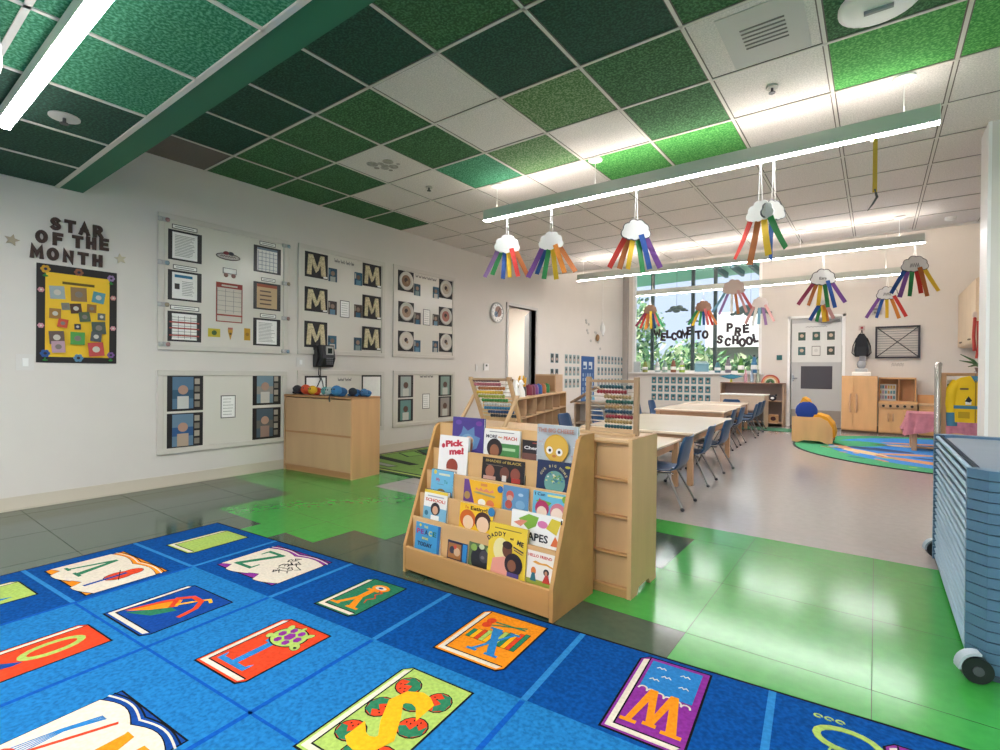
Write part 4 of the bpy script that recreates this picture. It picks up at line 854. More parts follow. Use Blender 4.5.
def berry(cx, cy, s_, z, r=0):
    R = lambda pts: [(cx+(x*math.cos(r)-y*math.sin(r))*s_, cy+(x*math.sin(r)+y*math.cos(r))*s_) for x, y in pts]
    rug.prism(R(ell(0, 0, .045, .042, 14)), z, z+.0003, rb); rug.prism(R(ell(0, 0, .041, .038, 14)), z+.0003, z+.0006, RG['red'])
    rug.prism(R([(-.041, .005), (-.03, -.028), (0, -.038), (.03, -.028), (.041, .005), (.02, -.012), (.01, .008), (-.005, -.01), (-.02, .008)]), z+.0006, z+.0009, RG['green'])
    for a, b in ((-.02, .02), (0, .026), (.02, .018), (-.008, .014), (.012, .008)): rug.prism(R(ell(a, b, .0025, .004, 5)), z+.0009, z+.0011, rb)
def artS(cx, cy, w_, h_, z):
    for a, b, r in ((-.3, .33, 2.6), (.3, .3, 1.9), (-.32, .02, -1.6), (.02, .2, .2), (.33, -.02, .5), (-.3, -.28, 0), (.05, -.42, -1.6), (.34, -.36, .8)): berry(cx+w_*a, cy+h_*b, 1.08, z, r)
    rletter('S', cx, cy, h_*.95, w_*.62, 'yellow', z+.0012)
def artV(cx, cy, w_, h_, z): serif('V', cx-w_*.18, cy-h_*.05, h_*.62, w_*.36, 'green', z)
def openbook(u0, u1, v0, v1, backc, art, z=.011):
    rug.prism([(u0-.006, v0-.006), (u1+.006, v0-.006), (u1+.006, v1+.006), (u0-.006, v1+.006)], .010, z, rb)
    rug.box(u0, u1, v0, v1, z, z+.0003, RG[backc]); w_, h_ = u1-u0, v1-v0; um = (u0+u1)/2
    for s_ in (0, 1):
        a, b = (u0-.006, um) if s_ == 0 else (um, u1+.006)
        pts = [(a+(b-a)*k/8, v0+.02+h_*.09*math.sin(PI*k/8+.2*s_)*(-1 if k > 2 else 1)) for k in range(9)]+[(b-(b-a)*k/8, v1-.055+h_*.07*math.sin(PI*k/8)) for k in range(9)]
        c_ = ((a+b)/2, (v0+v1)/2); rug.prism([(c_[0]+(p[0]-c_[0])*1.035, c_[1]+(p[1]-c_[1])*1.02) for p in pts], z+.0003, z+.0006, rb); rug.prism(pts, z+.0006, z+.001, RG['cream'])
        rug.line([(b-(b-a)*k/8, v1-.03+h_*.05*math.sin(PI*k/8)) for k in range(9)], .006, z+.0003, z+.0009, RG['cream']); rug.line([(b-(b-a)*k/8, v1-.015+h_*.04*math.sin(PI*k/8)) for k in range(9)], .005, z+.0003, z+.0009, rb)
    art(um, (v0+v1)/2, w_, h_, z+.001)
def rl(i, j): return i*cu, -(j+1)*cv       # cell near-left corner
# row 0 (far edge): blank lime book, Z, Y, X, W, closing motif; read from the far side
rbook(.21, .46, -.41, -.07, 'lime'); rug.box(.245, .45, -.37, -.08, .0125, .0129, RG['lime'])
def artZ(cx, cy, w_, h_, z):
    serif('Z', cx-w_*.25, cy-.01, h_*.62, w_*.34, 'green', z)
    for k in range(26):
        a, b = random.uniform(.05, .40), random.uniform(-.26, .26); rug.line([(cx+w_*a, cy+h_*b), (cx+w_*(a+random.uniform(-.06, .06)), cy+h_*(b+.05)), (cx+w_*(a+random.uniform(-.05, .05)), cy+h_*(b+.09))], .005, z, z+.0004, rb)
openbook(.755, 1.225, -.41, -.06, 'purple', artZ)
rbook(1.56, 1.79, -.42, -.09, 'green', artY)
rbook(2.235, 2.525, -.41, -.055, 'orange', artX)
rbook(2.915, 3.145, -.47, -.035, 'purple', artW)
rug.line([(3.53+.075*math.cos(t), -.155+.05*math.sin(t)) for t in [PI*.1+PI*1.6*k/14 for k in range(15)]], .02, .0100, .0112, RG['lime'])
for k in range(3): rug.line([(3.46+.028*k+.010*math.cos(t), -.07+.008*math.sin(t)) for t in [2*PI*i/8*.8 for i in range(9)]], .005, .01, .0112, RG['lime'])
rug.line([(3.50+.015*math.cos(t), -.22+.015*math.sin(t)) for t in [2*PI*i/8 for i in range(9)]], .005, .01, .0112, RG['lime'])
rbook(3.62, 3.86, -.44, -.1, 'purple')
# row 1: V U T S R Q
def artV2(cx, cy, w_, h_, z):
    serif('V', cx-w_*.24, cy-h_*.02, h_*.60, w_*.34, 'green', z)
    rpoly(ell(cx+w_*.24, cy+h_*.02, .05, .06), 'red', z+.0005); rpoly(ell(cx+w_*.24, cy+h_*.2, .04, .045), 'red', z+.0006); rug.line([(cx+w_*.25, cy-h_*.38), (cx+w_*.23, cy+h_*.1)], .02, z+.001, z+.0014, RG['navy']); rug.line([(cx+w_*.1, cy+h_*.12), (cx+w_*.36, cy-h_*.05)], .004, z+.0012, z+.0016, rb)
openbook(.12, .62, -.94, -.60, 'orange', artV2)
def artU(cx, cy, w_, h_, z):
    rug.prism([(cx-w_*.5, cy-h_*.42), (cx-w_*.35, cy+h_*.05), (cx-w_*.22, cy+h_*.24), (cx-w_*.1, cy+h_*.05), (cx-w_*.28, cy-h_*.2)], z, z+.0005, RG['red'])
    rug.prism([(cx-w_*.45, cy-h_*.42), (cx-w_*.12, cy-h_*.15), (cx+w_*.02, cy+h_*.05), (cx-w_*.15, cy+h_*.2), (cx-w_*.3, cy-.02)], z+.0002, z+.0007, RG['orange'])
    rug.prism([(cx-w_*.4, cy-h_*.45), (cx+w_*.0, cy-h_*.3), (cx+w_*.15, cy-h_*.02), (cx-w_*.02, cy-h_*.02)], z+.0004, z+.0009, RG['green'])
    rug.line([(cx-w_*.05, cy+.02), (cx+w_*.1, cy+h_*.3), (cx+w_*.2, cy+h_*.42), (cx+w_*.3, cy+h_*.38)], .014, z+.0006, z+.001, RG['yellow'])
    rug.line([(cx+w_*.38, cy-h_*.08), (cx+w_*.32, cy+h_*.15), (cx+w_*.15, cy+h_*.32), (cx-w_*.1, cy+h_*.33), (cx-w_*.25, cy+h_*.18), (cx-w_*.05, cy-.0)], .022, z+.0008, z+.0013, RG['red'])
rbook(.90, 1.24, -.97, -.62, 'navy', artU)
rbook(1.575, 1.84, -.94, -.575, 'red', artT)
rbook(2.235, 2.51, -1.01, -.56, 'lime', artS)
def artR(cx, cy, w_, h_, z): rpoly(ell(cx, cy+h_*.05, w_*.2, h_*.3), 'cream', z+.0004); rletter('R', cx, cy-h_*.1, h_*.6, w_*.5, 'red', z+.001)
rbook(2.93, 3.2, -.98, -.58, 'sky', artR)
rbook(3.58, 3.84, -.96, -.6, 'lime', lambda cx, cy, w_, h_, z: rletter('Q', cx, cy, h_*.6, w_*.6, 'navy', z))
# row 2 and 3
def artP(cx, cy, w_, h_, z): rug.prism([(cx-w_*.4, cy-h_*.4), (cx+w_*.0, cy-h_*.35), (cx+w_*.4, cy+h_*.2), (cx+w_*.35, cy+h_*.36), (cx, cy-h_*.05), (cx-w_*.35, cy-h_*.2)], z, z+.0005, RG['sky']); rletter('P', cx-.03, cy+.02, h_*.5, w_*.4, 'navy', z+.0005)
rbook(.15, .42, -1.5, -1.06, 'lime', artP)
def artO(cx, cy, w_, h_, z):
    rug.prism(ell(cx-w_*.05, cy+h_*.17, w_*.3, h_*.27, 20), z, z+.0004, RG['lime']); rug.prism(ell(cx-w_*.05, cy+h_*.17, w_*.17, h_*.2, 20), z+.0004, z+.0008, RG['red'])
    rug.prism([(cx-w_*.4, cy-h_*.45), (cx, cy-h_*.4), (cx+w_*.15, cy-h_*.15), (cx+w_*.12, cy-h_*.08), (cx-w_*.2, cy-h_*.25)], z+.0004, z+.0009, RG['navy'])
rbook(.93, 1.17, -1.47, -1.05, 'red', artO)
def artN(cx, cy, w_, h_, z):
    rug.line([(cx-w_*.32, cy-h_*.25), (cx-w_*.1, cy+h_*.3)], .012, z, z+.0006, RG['red']); rug.line(ell(cx-w_*.34, cy-h_*.3, .045, .03, 12), .01, z, z+.0006, RG['red'], closed=True)
    for k in range(5): rug.line([(cx-w_*(.42-.03*k), cy-h_*.25), (cx-w_*(.36-.01*k), cy+h_*.05), (cx-w_*(.28-.015*k), cy+h_*.28)], .004, z, z+.0005, RG['sky'])
    serif('N', cx, cy, 1, 1, 'orange', z)
    H, Wd, px = h_*.62, w_*.38, cx+w_*.24
    for i, q in enumerate(([(-.45, -.5), (-.2, -.5), (-.2, .5), (-.45, .5)], [(-.45, .5), (-.2, .5), (.45, -.5), (.2, -.5)], [(.25, -.5), (.42, -.5), (.42, .5), (.25, .5)])): rug.prism([(px-a*Wd, cy-b*H) for a, b in q], z, z+.0006+.0002*i, RG['orange'])
openbook(1.56, 1.96, -1.54, -1.165, 'navy', artN)
for k, (ch, c, c2) in enumerate([('M', 'purple', 'lime'), ('L', 'yellow', 'green'), ('K', 'red', 'sky')]):
    rbook(2.27+k*cu, 2.53+k*cu, -1.46, -1.1, c, (lambda ch, c2: lambda cx, cy, w_, h_, z: rletter(ch, cx, cy, h_*.6, w_*.6, c2, z))(ch, c2))
for k, (ch, c, c2) in enumerate([('J', 'orange', 'navy'), ('I', 'green', 'cream'), ('H', 'sky', 'red'), ('G', 'lime', 'purple'), ('F', 'purple', 'yellow'), ('E', 'red', 'lime')]):
    for j in range(2): rbook(.22+k*cu, .48+k*cu, -1.96-j*.5, -1.6-j*.5, c, (lambda ch, c2: lambda cx, cy, w_, h_, z: rletter(ch, cx, cy, h_*.6, w_*.6, c2, z))(ch if j == 0 else 'DCBA12'[k], c2))
tag(rug.build('alphabet_rug', None, RM), 'large blue alphabet rug with picture book squares in the foreground', 'rug')

# ---------------------------------------------------------------- book display and storage shelf
e = empty('book_display', (-1.53, 1.83, 0)); BX = .455
def sidep(x0, x1, name='side_panel'):
    mb = MB(); mb.prism([(0, 0), (0, .14), (.22, .735), (.235, .755), (.26, .765), (.375, .765), (.375, 0)], x0, x1, WOODB, axis='x', side=WOODB); mb.build(name, e)
sidep(-BX, -BX+.018); sidep(BX-.018, BX)
mb = MB(); mb.box(-BX+.018, BX-.018, .0, .016, .015, .135, WOODB, None, .003); mb.build('front_lip', e)
TZ = [.135, .285, .40, .515, .63]
for k in range(1, 5):
    y = .0+.05*k; mb = MB(); mb.box(-BX+.018, BX-.018, y, y+.012, TZ[k-1]-.10, TZ[k], WOODT, None, .002); mb.build('tier_panel', e)
mb = MB(); mb.box(-BX+.018, BX-.018, .255, .267, .5, .765, WOODT); mb.build('back_panel', e)
for k in range(5):
    mb = MB(); mb.box(-BX+.018, BX-.018, .012+.05*k, .052+.05*k, TZ[k]-.08, TZ[k]-.07, WOODB); mb.build('tier_shelf', e)
tag(e, 'tilted wooden book display with five tiers of picture books', 'book display')

def book(k, x0, x1, ztop, draw, label, lean=.10, th=.012, spine='e8e4da', round_=False, hgt=None, dz=0):
    zb = TZ[k]-.07; H = ztop-zb; Wd = x1-x0; y = 1.83+.05*k+.017+.004
    mb = MB(); MX = Matrix.Rotation(PI/2-lean, 4, 'X')
    H = H/math.cos(lean)
    cov = C(spine, .35)
    mb.box(0, Wd, 0, H, 0, .0018, cov, MX); mb.box(0, Wd, 0, H, -th, -th+.0018, cov, MX); mb.box(0, .002, 0, H, -th+.0018, 0, cov, MX); mb.box(.002, Wd-.004, .003, H-.003, -th+.0018, 0, PAPER, MX)
    draw(Ctx(mb, MX, Wd, H))
    o = mb.build('picture_book', None, T((x0), y+dz+.008, zb+.0008)); return tag(o, label, 'book', 'picture books on the wooden display')
class Ctx:
    def __init__(s, mb, M, W_, H): s.mb, s.W, s.H, s.z = mb, W_, H-.06, .002; s.M = M @ Matrix.Translation((0, .06, 0))
    def up(s): s.z += .0003; return s.z-.0003, s.z
    def rect(s, a, b, c, d, col): z0, z1 = s.up(); s.mb.box(a*s.W, b*s.W, c*s.H if c > 0 else -.06, d*s.H, z0, z1, C(col, .35), s.M)
    def el(s, cx, cy, rx, ry, col, n=20): z0, z1 = s.up(); s.mb.prism([(cx*s.W+rx*s.W*math.cos(2*PI*i/n), cy*s.H+ry*s.W*math.sin(2*PI*i/n)) for i in range(n)], z0, z1, C(col, .35), s.M)
    def poly(s, pts, col): z0, z1 = s.up(); s.mb.prism([(a*s.W, b*s.H) for a, b in pts], z0, z1, C(col, .35), s.M)
    def tx(s, t_, cx, cy, h, col, w_=None, rot=0, bold=.03): z0, z1 = s.up(); s.mb.text(t_, h*s.H, z0, z1, C(col, .35), cx*s.W, cy*s.H, rot, s.M, bold, w=(w_*s.W if w_ else None))
    def arc(s, t_, cx, cy, r, h, col, a0, a1):
        for i, ch in enumerate(t_):
            a = a0+(a1-a0)*i/(len(t_)-1)
            if ch != ' ': s.tx(ch, cx+r*math.cos(a), cy+r*s.W/s.H*math.sin(a), h, col, None, a-PI/2)
def b_peach(c):
    c.rect(0, 1, 0, 1, '4397c9'); c.rect(.9, 1, 0, 1, '2a6aa0'); c.tx('THE', .42, .86, .11, 'e8d84a'); 
    for i, (ch, cl) in enumerate(zip('PEACE', ['c9284a', '8f2f8c', '23395d', 'd9d25a', '2d6a50'])): c.tx(ch, .12+.165*i, .66, .24, cl, .14)
    c.tx('BOOK', .42, .44, .11, 'ecd64a'); c.tx('TODAY', .42, .22, .2, '23314f', .6); c.el(.2, .9, .04, .04, 'f0e04a')
book(0, -1.935, -1.76, .262, b_peach, 'blue picture book with coloured block letters, front tier far left', th=.02)
def b_dark(c): c.rect(0, 1, 0, 1, '2a2540'); c.rect(.04, .7, .05, .88, 'a8703c'); c.el(.25, .5, .14, .14, '3c3a46'); c.el(.5, .45, .16, .16, 'd8b08a'); c.rect(.78, 1, 0, .95, '2f7fb8'); c.el(.4, .7, .08, .08, 'd9503c')
book(0, -1.705, -1.578, .213, b_dark, 'small dark board book with blue spine in the front tier', th=.022, spine='2f6fa8')
def b_gor(c):
    c.rect(0, 1, 0, 1, '5f7046'); c.el(.45, .35, .36, .36, '2b2a2c'); c.el(.6, .5, .18, .18, '4a474a'); c.el(.2, .8, .12, .1, '8fae4e'); c.el(.8, .82, .12, .1, 'a4b85a'); c.el(.5, .9, .1, .08, 'c9d0a0'); c.el(.55, .45, .07, .05, '77706f')
book(0, -1.568, -1.41, .232, b_gor, 'dark photo book of a gorilla in green leaves, front tier', spine='3a4030')
def b_daddy(c):
    c.rect(0, 1, 0, 1, 'ecca3a'); c.rect(.15, .85, .905, .925, '8a7430'); c.arc('DADDY', .40, .22, .62, .12, '2b2730', 2.25, 1.55); c.tx('and', .62, .76, .06, '2b2730'); c.tx('ME', .84, .70, .13, '2b2730', None, -.2)
    c.el(.35, .5, .2, .25, 'eedfa0'); c.el(.52, .52, .13, .16, '6f4630'); c.el(.52, .62, .13, .08, '33241f'); c.poly([(.1, .0), (.15, .3), (.45, .38), (.75, .3), (.8, 0)], 'e79c8a'); c.el(.7, .27, .23, .23, '2a2022'); c.el(.66, .24, .11, .12, '8a5a40'); c.rect(.55, .85, 0, .1, '5a4a86')
    c.poly([(.68,.60),(.94,.53),(.94,.56),(.68,.63)], '3b3740'); c.poly([(.70,.55),(.92,.49),(.92,.51),(.70,.57)], '3b3740')
book(0, -1.448, -1.235, .347, b_daddy, 'tall yellow picture book of a father hugging his child', spine='d8b42c', dz=-.006)
def b_hello(c):
    c.rect(0, 1, 0, 1, 'eee6da'); c.tx('HELLO FRIEND', .45, .86, .12, 'c73a30', .85); c.poly([(.2,.66),(.3,.72),(.5,.68),(.7,.7),(.95,.62),(.93,.58),(.7,.64),(.4,.62)], 'e0a040'); c.rect(0, 1, 0, .16, '9aa040'); c.el(.25, .4, .09, .12, 'e07a30'); c.poly([(.14, .1), (.36, .1), (.3, .35), (.2, .35)], '2f7080'); c.el(.7, .44, .1, .1, '2c2426'); c.poly([(.58, .12), (.86, .12), (.76, .38), (.68, .38)], 'c9402f'); c.el(.7, .42, .05, .06, 'c68a64')
book(0, -1.232, -1.088, .265, b_hello, 'cream picture book with two small figures, front tier far right')
def b_school(c):
    c.rect(0, 1, 0, 1, 'efece2'); c.rect(0, 1, .9, 1, 'ecc93a'); c.rect(.15, .85, .78, .82, 'a9b0b2'); c.tx('SCHOOL!', .5, .66, .15, 'd8492c', .85); c.rect(0, 1, 0, .42, '7cb4cc'); c.el(.52, .38, .2, .2, '2b2628'); c.el(.52, .34, .12, .13, 'd9a684'); c.rect(.35, .7, 0, .16, 'f0efe8'); c.el(.15, .2, .08, .08, '2f6f88')
book(1, -1.925, -1.76, .424, b_school, 'white and yellow school picture book in the second tier, left', th=.022, spine='2a3036')
def b_eat(c):
    c.rect(0, 1, 0, 1, 'f3c11e'); c.tx("I'm", .22, .84, .16, 'd86a1c'); c.tx('Eating!', .58, .84, .2, '3a2a20', .5); c.el(.26, .38, .24, .22, 'd8661c'); c.el(.28, .26, .16, .16, 'f0cda8'); c.el(.72, .4, .24, .22, '4a2c24'); c.el(.72, .28, .18, .18, 'eec9a6'); c.el(.95, .85, .1, .1, '2f78a8')
book(1, -1.672, -1.462, .396, b_eat, 'yellow picture book with two children eating, second tier')
def b_shapes(c):
    c.rect(0, 1, 0, 1, 'f0eee8'); c.poly([(.15, .75), (.35, .95), (.55, .9), (.5, .6), (.35, .45), (.25, .6)], '7fae3a'); c.poly([(.05, .6), (.2, .5), (.33, .72), (.2, .72)], 'e08a72'); c.el(.63, .7, .1, .06, 'd878a8'); c.poly([(.7, .6), (.8, .95), (.98, .9), (.9, .45)], 'd9c23a'); c.poly([(.8, .1), (.88, .42), (1, .1)], 'e2703a'); c.tx('SHAPES', .44, .25, .33, '28242a', .62); c.rect(.97, 1, .3, .95, '2a2a2e')
book(1, -1.355, -1.085, .413, b_shapes, 'wide white picture book of coloured shapes, second tier right')
def b_pet(c): c.rect(0, 1, 0, 1, '6fb6d6'); c.rect(.35, .85, .8, .88, 'd8d8b8'); c.tx('My', .32, .62, .17, 'b0607c'); c.tx('Tu', .68, .56, .17, '2f8f8a'); c.rect(.3, .6, .44, .46, '5f7f90'); c.el(.18, .9, .07, .07, 'f0d24a'); c.el(.5, .15, .2, .12, '8a6a2c'); c.rect(0, 1, 0, .08, '7aa060')
book(2, -1.922, -1.765, .525, b_pet, 'light blue picture book in the third tier, far left', th=.018, spine='39505c')
def b_smith(c): c.rect(0, 1, 0, 1, 'f0b520'); c.poly([(0, 0), (0, 1), (.12, 1), (.3, 0)], '6a3f86'); c.el(.1, .3, .08, .08, 'b08a4a'); c.poly([(.3,.62),(.34,.72),(.4,.63),(.46,.74),(.52,.62),(.6,.73),(.68,.62),(.76,.72),(.8,.6),(.7,.56),(.4,.57)], 'e08a6a'); c.poly([(.25,.5),(.35,.46),(.82,.38),(.84,.46),(.4,.54)], '9a9a72'); c.el(.5, .1, .1, .07, 'f2eee4'); c.el(.72, .1, .1, .08, 'e07a4a'); c.el(.95, .8, .07, .07, '2f66a8'); c.rect(.45, .62, .8, .92, 'd88a4a')
book(2, -1.688, -1.445, .503, b_smith, 'yellow and purple picture book in the third tier', th=.018)
def b_blue(c): c.rect(0, 1, 0, 1, '5f8fb5'); c.el(.28, .62, .15, .15, 'c65a4c'); c.el(.28, .5, .12, .1, 'c9a08a'); c.el(.25, .25, .14, .14, 'b5503f'); c.el(.7, .7, .1, .05, 'a9c3d6'); c.el(.7, .3, .18, .14, '7aa6c6')
book(2, -1.440, -1.292, .506, b_blue, 'soft blue board book with rounded look, third tier middle', th=.02, spine='9a9486')
def b_ican(c): c.rect(0, 1, 0, 1, '66b3cf'); c.tx('I Can', .2, .88, .16, '1f2c4a', .3); c.rect(.42, .9, .84, .92, 'e8dc7a'); c.poly([(.08, .6), (.2, .7), (.55, .62), (.45, .45)], '6fa83a'); c.el(.28, .35, .2, .2, 'b02f5a'); c.poly([(.1, .3), (.2, .75), (.3, .5)], 'b02f5a'); c.el(.28, .2, .15, .15, 'f0d8c0'); c.el(.74, .3, .22, .22, 'd07884'); c.el(.72, .2, .17, .17, 'f3dcc8'); c.el(.93, .82, .09, .09, '7aa83a')
book(2, -1.268, -1.085, .506, b_ican, 'light blue picture book with two cartoon children, third tier right')
def b_pick(c): c.rect(0, 1, 0, 1, 'f1ece6'); c.tx('Pick', .5, .80, .22, 'c8283f', .62, .12, .06); c.tx('me!', .62, .60, .22, 'c8283f', .5, .12, .06); c.el(.15, .72, .06, .06, 'c8283f'); c.el(.5, .2, .2, .2, '9a3f2c'); c.rect(.3, .7, 0, .12, 'e7d3c3')
book(3, -1.917, -1.712, .704, b_pick, 'white picture book with curly red title, fourth tier far left', th=.016)
def b_shades(c):
    c.rect(0, 1, 0, 1, '241e1e'); c.tx('SHADES of BLACK', .5, .86, .15, 'b59a4c', .85); c.rect(.1, .5, .68, .7, '8a7a6a')
    for x, cc in ((.2, '9a5f48'), (.55, '6f3f30'), (.8, '8c4a3a')): c.el(x, .4, .11, .12, cc)
    c.rect(.5, .6, .05, .3, 'd8d0c8'); c.rect(.72, .92, .05, .25, 'a8342c'); c.rect(.05, .35, .05, .2, 'c3988a')
book(3, -1.610, -1.350, .618, b_shades, 'black picture book with gold title and portraits, fourth tier', spine='1a1717')
def b_home(c):
    c.rect(0, 1, 0, 1, '1c2c50'); c.el(.5, .28, .28, .28, '6fa39a'); 
    for k in range(40):
        a, r = random.uniform(.1, PI-.1), random.uniform(0, .26); c.el(.5+r*math.cos(a), .28+r*math.sin(a)*c.W/c.H, .03, .02, random.choice(['d8cf8a', '8fb36a', 'e6e0d0', '3f7f9c', '4f8f5a']), 6)
    c.arc('OUR BIG HOME', .5, .30, .38, .12, 'cdb987', 2.65, .5); c.el(.87, .86, .07, .03, 'c9b83a')
book(3, -1.280, -1.083, .640, b_home, 'navy picture book with a round globe of leaves, fourth tier right', spine='14203c')
def b_pur(c): c.rect(0, 1, 0, 1, '4b3a86'); c.poly([(.1, .3), (.3, .55), (.35, .75), (.5, .62), (.7, .75), (.72, .5), (.9, .45), (.8, .15), (.5, 0), (.2, .0)], '5f86b0'); c.el(.5, .3, .22, .2, '7aa3c0'); c.el(.56, .2, .12, .17, 'c07a5c'); c.el(.56, .36, .13, .09, 'e0b08a'); c.el(.2, .85, .1, .06, '6a4fa0'); c.el(.85, .85, .1, .06, '7a3f96')
book(4, -1.858, -1.640, .805, b_pur, 'tall purple picture book with a child in a star, top tier left', lean=.06, spine='2f5f9a')
def b_more(c): c.rect(0, 1, 0, 1, 'f0ece4'); c.rect(.4, 1, 0, .5, '4a8a4a'); c.rect(.15, .85, .89, .92, '8a8a8a'); c.tx('MORE', .22, .72, .17, '2a2a38', .32); c.tx('than', .47, .72, .1, 'c98a3a', .12); c.tx('PEACH', .75, .70, .17, 'd0503c', .36); c.el(.32, .3, .22, .22, '2a1f20'); c.el(.32, .2, .13, .15, '9a6244'); c.rect(.55, .9, .25, .35, 'a9c99a')
book(4, -1.636, -1.412, .757, b_more, 'white and green picture book with a curly haired girl, top tier', lean=.06)
def b_cher(c): c.rect(0, 1, 0, 1, '2b2426'); c.tx('Cher', .5, .62, .22, 'efe9e2', .8); c.rect(0, 1, 0, .35, '7a5046'); c.rect(.6, .9, .85, .9, 'b04a3a')
book(4, -1.400, -1.300, .718, b_cher, 'small dark picture book half behind the silver one, top tier', lean=.03, spine='1f1a1c', dz=.012)
def b_cheese(c):
    c.rect(0, 1, 0, 1, 'b5bcc0')
    for k in range(40): c.el(random.uniform(.03, .97), random.uniform(.05, .95), .02, .008, random.choice(['8ea4b5', 'c98f8f', 'd6dadc', 'a3b8a8']), 5)
    c.tx('THE BIG CHEESE', .5, .86, .15, 'c08a7c', .88); c.el(.52, .42, .30, .30, 'd3a237'); c.el(.52, .42, .27, .27, 'dcae44'); c.el(.36, .36, .08, .08, 'f3f0ea'); c.el(.6, .33, .08, .08, 'f3f0ea'); c.el(.37, .36, .035, .035, '1c1a1c'); c.el(.6, .33, .035, .035, '1c1a1c')
    c.el(.48, .22, .05, .03, 'c97a3a')
book(4, -1.306, -1.087, .803, b_cheese, 'silver grey picture book with a round yellow face, top tier right', lean=.04, th=.016, dz=-.004)

# storage shelf behind the display
e = empty('storage_shelf', (-1.46, 2.4, 0)); SX = .56
mb = MB(); mb.prism([(-.16, .0), (-.16, .745), (.17, .745), (.17, 0), (.09, 0), (.07, .03), (-.06, .03), (-.08, 0)], SX-.02, SX, WOOD, axis='x'); mb.build('side_panel', e)
mb = MB(); mb.box(-SX, -SX+.02, -.16, .17, 0, .745, WOOD); mb.build('side_panel', e)
mb = MB(); mb.box(-SX, SX-.02, -.16, .17, .725, .742, WOODX, None, .003); mb.build('top', e)
mb = MB(); mb.box(-SX+.02, SX-.02, -.135, -.125, .03, .725, WOOD); mb.build('back_panel', e)
for z in (.03, .19, .365, .54, .715):
    mb = MB(); mb.box(-SX+.02, SX-.02, -.158, -.128, z, z+.014, WOODD, None, .003); mb.build('rail', e)
mb = MB(); mb.box(-SX+.02, SX-.02, -.155, -.14, 0, .03, WOODD); mb.build('plinth', e)
mb = MB(); mb.box(.355, .37, -.158, -.128, .03, .725, WOODD); mb.build('divider', e)
tag(e, 'maple storage shelf standing back to back behind the book display', 'shelf')

# ---------------------------------------------------------------- abaci
def beads_row(parent, p0, p1, cols, r=.011, sq=.75, gap=None, start=0, n=10, pat=None):
    p0, p1 = Vector(p0), Vector(p1); L = (p1-p0).length; d = (p1-p0).normalized()
    mb = MB(); mb.cyl(p0, p1, .003, C('c9c0b0', .3), n=6); mb.build('rod', parent)
    key = cols; 
    for i in range(n):
        c = cols[i % len(cols)] if pat is None else cols[pat(i)]
        k = ('bead', c, round(r, 4))
        p = p0+d*(start+(i+.5)*r*1.55+(gap[1] if gap and i >= gap[0] else 0))
        if k not in BEADS:
            m2 = MB(); m2.lathe([(.003, -r*.72), (r*.8, -r*.6), (r, 0), (r*.8, r*.6), (.003, r*.72)], C(c, .3), n=10); o = m2.build('bead', parent); BEADS[k] = o.data
        else: o = D.objects.new('bead', BEADS[k]); COL.objects.link(o); o.parent = parent
        o.matrix_local = Matrix.Translation(p) @ d.to_track_quat('Z', 'Y').to_matrix().to_4x4()
BEADS = {}
ABW = mat('abacus_wood', '9c7f60', .55, .08, 6)
ABL = mat('abacus_wood_light', 'c3a37c', .55, .08, 6)
e = empty('abacus', (-1.075, 2.40, .7425), 0.0); 
for x in (-.13, .13):
    mb = MB(); mb.box(x-.012, x+.012, -.012, .012, .0, .29, ABW, None, .002); mb.build('post', e)
mb = MB(); mb.box(-.118, .118, -.008, .008, .262, .276, ABW); mb.build('top_rail', e)
mb = MB(); mb.box(-.16, .13, -.045, .03, 0, .012, ABL, None, .002); mb.box(-.118, .118, -.006, .006, .012, .03, ABL); mb.build('base', e)
RC = ['1d4d55', '8c2430', 'a58a5c', '1d5a50', 'b08d5e', '17405a', '8c2236', '9a8250', '2a5a62']
for k, c in enumerate(RC):
    z = .24-k*.025; beads_row(e, (-.118, 0, z), (.118, 0, z), [c], .0105, start=[.05, .035, .075, .085, .08, .08, .085, .08, .08][k], gap=(8, .012) if k == 0 else None, n=10 if k < 2 else 9)
tag(e, 'upright wooden abacus on the right end of the storage shelf', 'abacus')
e = empty('abacus', (-1.85, 2.41, .7425), math.radians(12)); 
for x in (-.125, .125):
    mb = MB(); mb.prism([(.155, 0), (.130, 0), (-.055, .28), (-.03, .28)], x-.010, x+.010, ABL, axis='x'); mb.build('post', e)
    mb = MB(); mb.prism([(-.13, 0), (-.155, 0), (.04, .17), (.062, .17)], x+(.012 if x > 0 else -.03), x+(.03 if x > 0 else -.012), ABL, axis='x'); mb.build('brace', e)
mb = MB(); mb.cyl((-.14, -.035, .265), (.14, -.035, .265), .008, ABW, n=8); mb.build('top_rail', e)
for k, c in enumerate(['5a3040', 'b56a72', 'b0703c', 'd9b53a', '9aa644', '3f8a44', 'c9cccb', '3a80a8', '274a78', '2a3540']):
    q = .93-k*.088; y, z = .142-q*.185, .28*q
    beads_row(e, (-.115, y, z), (.115, y, z), [c], .0115, start=[.0, .0, .02, .0, .005, .02, .03, .02, .04, .05][k])
tag(e, 'leaning rainbow abacus with crossed legs on the left end of storage shelf', 'abacus')

